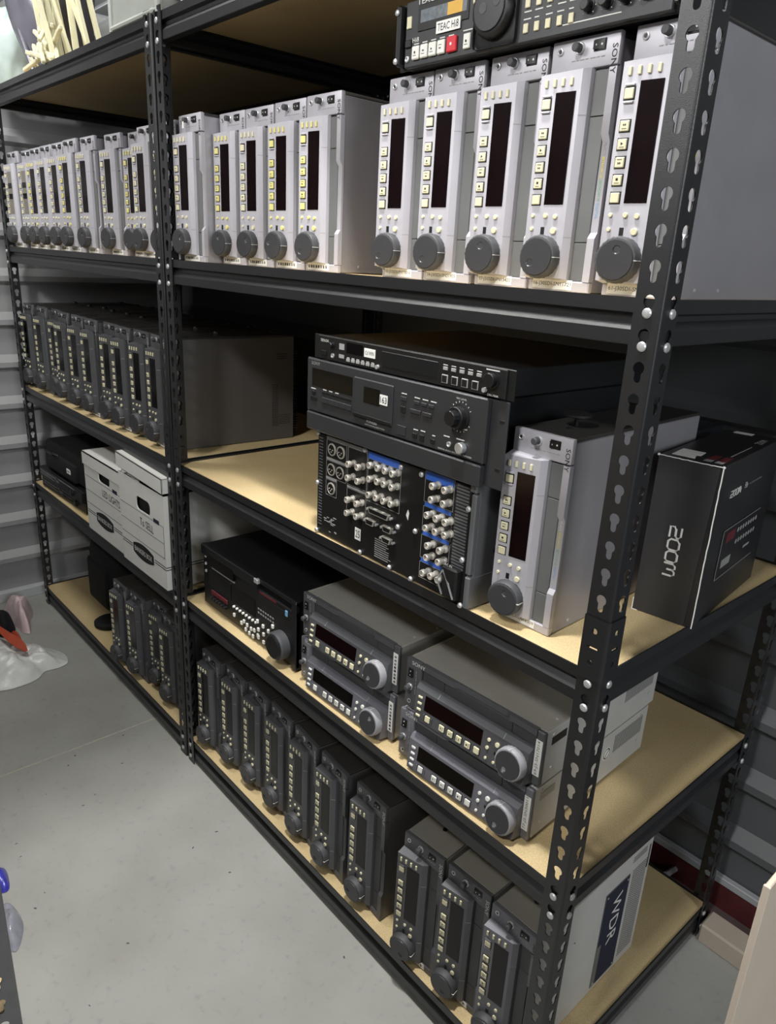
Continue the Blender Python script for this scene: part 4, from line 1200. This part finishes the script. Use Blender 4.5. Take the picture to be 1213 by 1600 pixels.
ob('seam', MB().box(-.001, -.001, .195, .116, .161, .199, .001).mesh('seam', BLACKMET), cs)

# ------------------------------------------------------------------ archive boxes
def archive_box(M, label, note, open_lid):
    w, d, h, tk = .285, .39, .262 if open_lid else .250, .003
    t = thing('archive_box', label, 'box', M, 'white archive boxes')
    # front and back walls with a hand hole
    hole = []
    for (cx, cz, a0) in ((.128, .198, 180), (.188, .198, 270), (.188, .208, 0), (.128, .208, 90)):
        for i in range(5):
            a = math.radians(a0 + i * 22.5); hole.append((cx + .014 * math.cos(a), cz + .014 * math.sin(a)))
    loops = [[(0, 0), (w, 0), (w, h), (0, h)], hole]
    flat = [p for l in loops for p in l]
    tr = tessellate_polygon([[Vector((a, b, 0)) for a, b in l] for l in loops])
    b = MB(); n = len(flat)
    V = [(a, 0, z) for a, z in flat] + [(a, tk, z) for a, z in flat]
    F = [tuple(q) for q in tr] + [tuple(n + i for i in q) for q in tr]
    for s, m_ in ((0, 4), (4, len(hole))):
        for i in range(m_):
            a, c = s + i, s + (i + 1) % m_
            F.append((a, c, n + c, n + a))
    b.raw(V, F)
    b.box(0, d - tk, 0, w, d, h); b.box(0, tk, 0, tk, d - tk, h); b.box(w - tk, tk, 0, w, d - tk, h); b.box(tk, tk, 0, w - tk, d - tk, tk)
    ob('carton_body', b.mesh('carton_body', CARDW, 0), t)
    # dark contents
    ob('contents', MB().box(.012, .012, tk, w - .012, d - .012, h - .02, .004).mesh('contents', BLACKMATT), t)
    # lid
    L = MB(); o_ = .004; lh = .040
    L.box(-o_, -o_, lh - tk, w + o_, d + o_, lh); L.box(-o_, -o_, 0, w + o_, -o_ + tk, lh); L.box(-o_, d + o_ - tk, 0, w + o_, d + o_, lh)
    L.box(-o_, -o_, 0, -o_ + tk, d + o_, lh); L.box(w + o_ - tk, -o_, 0, w + o_, d + o_, lh)
    ob('lid', L.mesh('lid', CARDW, 0), t, T(0, 0, h + .018 if open_lid else h - lh + tk + .001) @ (R(1.8, 'Y') if open_lid else R(0, 'X')))
    if open_lid:
        pp = MB()
        for i in range(9):
            pp.box(0, 0, 0, random.uniform(.05, .10), .001, random.uniform(.012, .026), 0, T(.015 + i * .010, .006 + i * .006, h - .004) @ R(random.uniform(-25, 25), 'Y'))
        q = ob('papers', pp.mesh('papers', PAPER, 0), t); q['kind'] = 'stuff'
    # print
    pr_ = MB()
    for z in (.178, .131, .089):
        pr_.box(.004, -.0004, z, w - .006, .0002, z + .0009)
    pr_.box(w - .007, -.0004, .089, w - .006, .0002, .179)
    for z in (.064, .057):
        pr_.box(.004, -.0004, z, .070, .0002, z + .0022); pr_.box(.214, -.0004, z, w, .0002, z + .0022); pr_.box(w - .0002, 0, z, w + .0004, d, z + .0022)
    ob('printed_lines', pr_.mesh('printed_lines', INKNAVY, 0), t)
    ob('size_tab', MB().box(.221, -.0006, .176, .254, .0002, .187).mesh('size_tab', INKNAVY), t)
    poly = [(.076, .046), (.076, .072)] + [(.142 + .066 * (-1 + i / 4), .072 + .011 * (1 - (-1 + i / 4) ** 2)) for i in range(1, 8)] + [(.208, .072), (.208, .046)] + \
           [(.142 + .066 * (1 - i / 4), .046 - .011 * (1 - (1 - i / 4) ** 2)) for i in range(1, 8)]
    bd = ob('badge', MB().prism(poly, -.0006, .0002, 'xz').mesh('badge', INK, 0), t)
    ob('lettering', text_mesh('BANKERS BOX', .112, .015, INKLIGHT), bd, T(.142, -.0009, .059))
    ob('handwriting', text_mesh(note, .130 if len(note) > 7 else .085, .022, INK), t, T(.205 if len(note) > 7 else .175, -.0006, .152) @ R(2, 'Y'))
    return t
archive_box(T(-1.551, -.013, ZB[1] + .0034) @ R(0, 'Z'), 'white archive box with its lid pushed up, beside the middle posts', 'To SELL', True)
archive_box(T(-1.843, -.006, ZB[1] + .0034) @ R(0, 'Z'), 'white archive box with a closed lid, left of the overfull one', 'LED LIGHTS', False)

# ------------------------------------------------------------------ video recorders and case at the far end of the lower shelf
def vcr(M, label, dep):
    t = thing('cassette_recorder', label, 'recorder', M, 'black cassette recorders stacked at the far end')
    w, h = .405, .040
    ob('case', MB().box(0, .004, .003, w, dep, h, .0015).mesh('case', BLACKMET), t)
    ob('front_panel', MB().box(0, -.003, .004, w, .005, h - .001, .001).mesh('front_panel', BLACK), t)
    st = MB()
    st.box(.006, -.0036, .028, .15, -.002, .0295); st.box(.006, -.0036, .017, .15, -.002, .0185); st.box(.19, -.0036, .034, .34, -.002, .0355)
    ob('trim_lines', st.mesh('trim_lines', INKGREY, 0), t)
    ob('cassette_door', MB().box(.02, -.0042, .019, .14, -.002, .027, .0005).mesh('cassette_door', BLACKMET), t)
    ob('display', MB().box(.20, -.004, .012, .29, -.002, .026, .0005).mesh('display', GLASSK), t)
    for i in range(3):
        ob('button', MB().box(0, -.005, 0, .010, -.002, .006, .0006).mesh('button', GUNMETAL), t, T(.158 + i * .013, 0, .020 if i else .028))
    ob('shuttle_dial', MB().lathe([(.011, 0), (.011, .006), (.009, .008)], 20, R(90, 'X')).mesh('shuttle_dial', BLACKMET), t, T(.318, -.002, .019))
    for x in (.03, w - .03):
        for y in (.03, dep - .04):
            ob('foot', MB().cyl(.010, .0035, 12).mesh('foot', BLACK), t, T(x, y, 0))
vcr(T(-2.365, .018, ZB[1] + .0003) @ R(2, 'Z'), 'black cassette recorder at the bottom of the far stack', .28)
vcr(T(-2.362, .012, ZB[1] + .0408) @ R(1, 'Z'), 'black cassette recorder on top of the far stack under the soft case', .28)
sc = thing('camera_bag', 'black soft case with a small white label on the far recorder stack', 'case', T(-2.350, .030, ZB[1] + .0815) @ R(1, 'Z'))
ob('shell', MB().box(0, 0, 0, .385, .30, .105, .022, None, 3).mesh('shell', BLACKMATT), sc)
ob('front_pocket', MB().box(.05, -.014, .010, .325, .01, .072, .010, None, 2).mesh('front_pocket', BLACKMATT), sc)
ob('handle', MB().tube([(.10, -.012, .078), (.11, -.026, .082), (.17, -.028, .082), (.18, -.012, .078)], .005, 8).mesh('handle', BLACK), sc)
lb = ob('white_label', MB().box(.255, -.0155, .036, .288, -.0135, .052).mesh('white_label', PAPER), sc)
ob('label_print', MB().box(.259, -.0160, .042, .284, -.0154, .047).mesh('label_print', INKGREY, 0), lb)

# black padded bag and round lens cap on the far bottom shelf
def soft_bag():
    bm = bmesh.new()
    bmesh.ops.create_uvsphere(bm, u_segments=28, v_segments=20, radius=1)
    for v in bm.verts:
        p = v.co.copy()
        q = Vector([math.copysign(abs(c) ** .55, c) for c in p])
        q = Vector((q.x * .135, q.y * .16, q.z * .165))
        n_ = noise.noise(q * 14) * .012
        v.co = q * (1 + n_ * 3)
        v.co.z = max(v.co.z, -.158)
    m = MB(); m._add(bm)
    return m.mesh('padded_body', BLACKMATT, 60)
bg = thing('padded_bag', 'tall black padded bag standing on the far bottom shelf', 'bag', T(-2.11, .255, ZB[0]))
ob('padded_body', soft_bag(), bg, T(0, 0, .159))
ob('carry_strap', MB().tube([(-.07, -.05, .30), (-.06, -.09, .335), (.05, -.10, .338), (.07, -.05, .30)], .008, 8).mesh('carry_strap', BLACKMATT), bg)
ob('front_pocket', MB().box(-.09, -.165, .03, .09, -.12, .20, .02, None, 3).mesh('front_pocket', BLACKMATT), bg)
lc = thing('black_pad', 'flat round black pad on the far bottom shelf before the padded bag', 'pad', T(-1.985, .082, ZB[0] + .0003))
ob('disc', MB().lathe([(.045, 0), (.052, .006), (.052, .016), (.044, .022)], 28).mesh('disc', BLACKMATT), lc)
ob('rim', MB().lathe([(.030, .0215), (.034, .0235), (.030, .0245)], 24).mesh('rim', BLACK), lc)

# ------------------------------------------------------------------ things on the topmost shelf
def film_bag(nm, sx, sy, sz, m, seed, amp=.16, lean=0.0):
    bm = bmesh.new()
    bmesh.ops.create_icosphere(bm, subdivisions=4, radius=1)
    off = Vector((seed * 3.1, seed * 1.7, seed))
    for v in bm.verts:
        p = v.co.copy()
        d = noise.noise(p * 2.2 + off) * amp + abs(noise.noise(p * 5 + off)) * amp * .6
        q = p * (1 - d)
        v.co = Vector((q.x * sx + lean * (q.z + 1) * sz, q.y * sy, max((q.z + 1) * sz * .98, 0) if q.z > -.96 else 0))
    mb = MB(); mb._add(bm)
    return mb.mesh(nm, m, 70)
tb = thing('grey_bag', 'grey plastic sack slumped on the top shelf at the left edge', 'bag', T(-2.235, .165, ZB[4]))
ob('sack', film_bag('sack', .135, .12, .26, BAGGREY, 2.0, .13, -.12), tb)
ob('sack_fold', MB().tube([(.02, -.085, .03), (-.015, -.105, .14), (-.065, -.105, .27), (-.10, -.09, .38)], .006, 6).mesh('sack_fold', BAGGREY), tb)
tb2 = thing('clear_bag', 'pale clear plastic sack behind the grey sack on the top shelf', 'bag', T(-2.470, .095, ZB[4]))
ob('sack', film_bag('sack', .065, .08, .13, TEALFILM, 5.0, .16), tb2)
fb = thing('foam_strips', 'bundle of cream foam strips leaning in a heap on the top shelf', 'foam strips', T(-1.965, .06, ZB[4]))
rs = random.Random(3)
for i in range(17):
    x = -.09 + i * .0125
    L = rs.uniform(.34, .50); wd = rs.uniform(.008, .015)
    tilt = rs.uniform(17, 24) if i < 14 else rs.uniform(22, 36)
    st = MB()
    V, F = [], []
    for k in range(6):
        s = k / 5; bx = .015 * math.sin(s * 3 + i)
        for (a, b) in ((-1, -1), (1, -1), (1, 1), (-1, 1)):
            V.append((bx + a * wd / 2, b * .005, s * L))
    for k in range(5):
        for q in range(4):
            F.append((k * 4 + q, k * 4 + (q + 1) % 4, k * 4 + 4 + (q + 1) % 4, k * 4 + 4 + q))
    F += [(0, 1, 2, 3), (20, 21, 22, 23)]
    ob('strip', st.raw(V, F).mesh('strip', CREAMCABLE), fb, T(x, rs.uniform(-.045, .10), .012) @ R(-tilt, 'Y') @ R(rs.uniform(-6, 6), 'X'))
for i in range(16):
    L = rs.uniform(.06, .16)
    ob('broken_strip', MB().box(-L / 2, -.005, -.005, L / 2, .005, .006, .002).mesh('broken_strip', CREAMCABLE), fb,
       T(rs.uniform(-.14, .10), rs.uniform(-.055, .0), rs.uniform(.010, .05) if i % 2 else rs.uniform(.01, .12)) @ R(rs.uniform(-15, 60), 'Y') @ R(rs.uniform(-30, 30), 'Z'))
def bin_(M, label, w, d, h):
    t = thing('storage_bin', label, 'bin', M)
    b = MB(); k = .003
    b.box(0, 0, 0, w, d, k, .001); b.box(0, 0, k, w, k, h, .001); b.box(0, d - k, k, w, d, h, .001); b.box(0, k, k, k, d - k, h, .001); b.box(w - k, k, k, w, d - k, h, .001)
    ob('bin_body', b.mesh('bin_body', CLEARBIN), t)
    r = MB()
    for (x0, y0, x1, y1) in ((-.008, -.008, w + .008, .004), (-.008, d - .004, w + .008, d + .008), (-.008, 0, .004, d), (w - .004, 0, w + .008, d)):
        r.box(x0, y0, h - .008, x1, y1, h, .002)
    ob('rim', r.mesh('rim', mat('pale_grey_plastic', s2l(190, 194, 188), .35, 0, .05, 30)), t)
    c = MB()
    for (x, y) in ((0, 0), (w, 0)):
        c.cyl(.007, h - .008, 10, T(x, y, .0))
    c.tube([(.0, -.001, .006), (w, -.001, .006)], .006, 8)
    ob('corner_rib', c.mesh('corner_rib', mat('pale_grey_plastic', (1, 1, 1))), t)
    for i in range(5):
        ob('packet', MB().box(-.05, -.03, 0, .05, .03, .02, .004).mesh('packet', PAPER if i % 2 else GUNMETAL), t, T(.07 + .03 * i, .10 + .04 * (i % 2), k + .0205 * i + .001) @ R(i * 17, 'Z'))
bin_(T(-1.437, .006, ZB[4] + .0034), 'frosted clear storage bin on the top shelf left of the middle posts', .235, .40, .17)
gb = thing('grey_carton', 'small dark grey carton on the top shelf right of the middle posts', 'carton', T(-1.165, .035, ZB[4] + .0003))
ob('carton_body', MB().box(0, 0, 0, .075, .12, .10, .002).mesh('carton_body', GUNMETAL), gb)
ob('white_label', MB().box(.006, -.0006, .01, .012, .0002, .08).mesh('white_label', PAPER), gb)
yb = thing('yellow_carton', 'small yellow carton on the top shelf right of the grey carton', 'carton', T(-1.075, .035, ZB[4] + .0003))
ob('carton_body', MB().box(0, 0, 0, .055, .10, .09, .002).mesh('carton_body', YELCARD), yb)
ob('flap_line', MB().box(.0265, -.0004, .0, .0285, .0002, .09).mesh('flap_line', INKGREY), yb)

# ------------------------------------------------------------------ floor clutter
def crumple(outline, hgt, m, seed, nm, amp=.018):
    """crumpled film: a polygon outline with a wrinkled domed top"""
    cx = sum(p[0] for p in outline) / len(outline); cy = sum(p[1] for p in outline) / len(outline)
    n = len(outline); K = 14
    V, F = [(cx, cy, hgt)], []
    for k in range(1, K + 1):
        s = k / K
        for i, (x, y) in enumerate(outline):
            px, py = cx + (x - cx) * s, cy + (y - cy) * s
            z = hgt * (1 - s ** 2.4)
            w_ = noise.noise(Vector((px * 16, py * 16, seed))) * amp + abs(noise.noise(Vector((px * 38 + 5, py * 30, seed)))) * amp * .8
            z = max(.0015, z + w_ * (1 - .8 * s ** 3))
            V.append((px, py, z if k < K else .0015))
    for i in range(n):
        F.append((0, 1 + i, 1 + (i + 1) % n))
    for k in range(K - 1):
        for i in range(n):
            j = (i + 1) % n
            F.append((1 + k * n + i, 1 + (k + 1) * n + i, 1 + (k + 1) * n + j, 1 + k * n + j))
    F.append(tuple(1 + (K - 1) * n + i for i in reversed(range(n))))
    return MB().raw(V, F).mesh(nm, m, 60)
def smooth_outline(pts, k=4):
    out = []
    n = len(pts)
    for i in range(n):
        p0, p1, p2, p3 = [Vector(pts[(i + j) % n]) for j in (-1, 0, 1, 2)]
        for q in range(k):
            t = q / k
            v = .5 * ((2 * p1) + (-p0 + p2) * t + (2 * p0 - 5 * p1 + 4 * p2 - p3) * t * t + (-p0 + 3 * p1 - 3 * p2 + p3) * t ** 3)
            out.append((v.x, v.y))
    return out
o1 = smooth_outline([(-2.26, -.265), (-2.19, -.215), (-2.11, -.148), (-2.01, -.086), (-1.935, -.088), (-1.912, -.122), (-1.915, -.170), (-1.886, -.200), (-1.872, -.245),
      (-1.88, -.317), (-1.95, -.40), (-2.10, -.42), (-2.25, -.35)])
wbg = thing('plastic_bag', 'crumpled white plastic bag with an orange streak on the floor', 'bag', T(0, 0, 0.0004))
ob('film', crumple(o1, .050, BAGW, 1.3, 'film', .032), wbg)
os_ = MB()
cl = [(-2.16, -.250), (-2.09, -.235), (-2.045, -.222), (-2.010, -.214), (-1.975, -.205)]
V, F = [], []
for i, (x, y) in enumerate(cl):
    w_ = (.006, .013, .019, .016, .004)[i]
    for s in (-1, 1):
        V.append((x + s * w_ * .4, y + s * w_, .096 - .008 * i + .002 * s))
for i in range(4):
    F.append((2 * i, 2 * i + 2, 2 * i + 3, 2 * i + 1))
ob('orange_streak', os_.raw(V, F).raw([(a, b, c - .001) for a, b, c in V], F).mesh('orange_streak', ORANGE), wbg)
o2 = smooth_outline([(-2.47, -.14), (-2.43, -.10), (-2.37, -.088), (-2.30, -.118), (-2.24, -.135), (-2.20, -.150), (-2.22, -.168), (-2.27, -.172), (-2.34, -.178), (-2.42, -.18)])
pbg = thing('carrier_bag', 'white and pink carrier bag crumpled against the left wall', 'bag', T(-.01, .02, 0.0004))
ob('film', crumple(o2, .085, BAGPINK, 4.1, 'film', .026), pbg)
o3 = smooth_outline([(-2.36, -.215), (-2.33, -.165), (-2.28, -.160), (-2.24, -.182), (-2.235, -.215), (-2.29, -.232)])
bkc = thing('black_cloth', 'black crumpled cloth between the two floor bags', 'cloth', T(0, 0, .0004))
ob('fabric', crumple(o3, .085, BLACKMATT, 7.7, 'fabric', .02), bkc)
ob('red_edge', crumple(smooth_outline([(-2.225, -.196), (-2.205, -.172), (-2.180, -.168), (-2.183, -.180), (-2.20, -.196)]), .03, ORANGE, 2.2, 'red_edge', .01), bkc)
o4 = smooth_outline([(-1.125, -.535), (-1.115, -.512), (-1.075, -.513), (-1.045, -.522), (-1.05, -.540), (-1.09, -.55)])
tag(ob('blue_wrapper', crumple(o4, .022, BLUEFILM, 3.3, 'blue_wrapper', .012)), 'small blue wrapper on the floor behind the near post', 'wrapper')
o5 = smooth_outline([(-1.01, -.545), (-.998, -.528), (-.945, -.522), (-.905, -.533), (-.875, -.556), (-.92, -.575), (-.98, -.57)])
tag(ob('clear_wrapper', crumple(o5, .028, CLEARFILM, 6.3, 'clear_wrapper', .014)), 'clear plastic wrapper on the floor behind the near post', 'wrapper')

# near shelf: only its corner post shows at the lower left; low, its unseen boards added for their shade
ns = thing('low_shelving_unit', 'grey steel corner post of the shelf across the aisle, lower left edge', 'shelving unit', T(-.335, -.648, 0))
NPM = post_mesh(-1, -1, 13, 37)
for (px, py, sx, sy) in ((0, 0, -1, -1), (-2.1, 0, 1, -1), (0, -.60, -1, 1), (-2.1, -.60, 1, 1)):
    me = NPM if (sx, sy) == (-1, -1) else post_mesh(sx, sy, 13, 37)
    me.materials[0] = mat('grey_powder_coat', s2l(112, 112, 112), .5, .1, .06, 60)
    ob('post', me, ns, T(px, py, 0))
nb = MB().box(-2.094, -.594, .055, -.006, -.006, .070).mesh('shelf_board', BOARD, 0)
for z in (0, .42, .80):
    ob('shelf_board', nb, ns, T(0, 0, z))
lb2 = beam_mesh(2.094)
ob('front_beam', lb2, ns, T(-.003, 0, .0705) @ R(180, 'Z')); ob('rear_beam', lb2, ns, T(-2.097, -.60, .0705))
sb2 = beam_mesh(.594)
ob('end_beam', sb2, ns, T(0, -.597, .0705) @ R(90, 'Z')); ob('end_beam', sb2, ns, T(-2.1, -.003, .0705) @ R(-90, 'Z'))

# tan block by the rear post and the tan upright panel at the right edge
bk = tag(ob('floor_block', MB().box(.006, .583, 0, .9, .640, .049, .004).mesh('floor_block', CURB)), 'tan painted block on the floor beside the rear post', 'block')
pn = thing('tan_panel', 'tan upright panel at the lower right edge of the picture', 'panel', T(.2876, -.183, 0))
ob('sheet', MB().box(-.005, 0, 0, 0, .19, .882, .001).mesh('sheet', CARDB), pn)
ob('edge_band', MB().box(-.0055, -.001, 0, .0005, .002, .8825, .0005).mesh('edge_band', CARDB), pn)
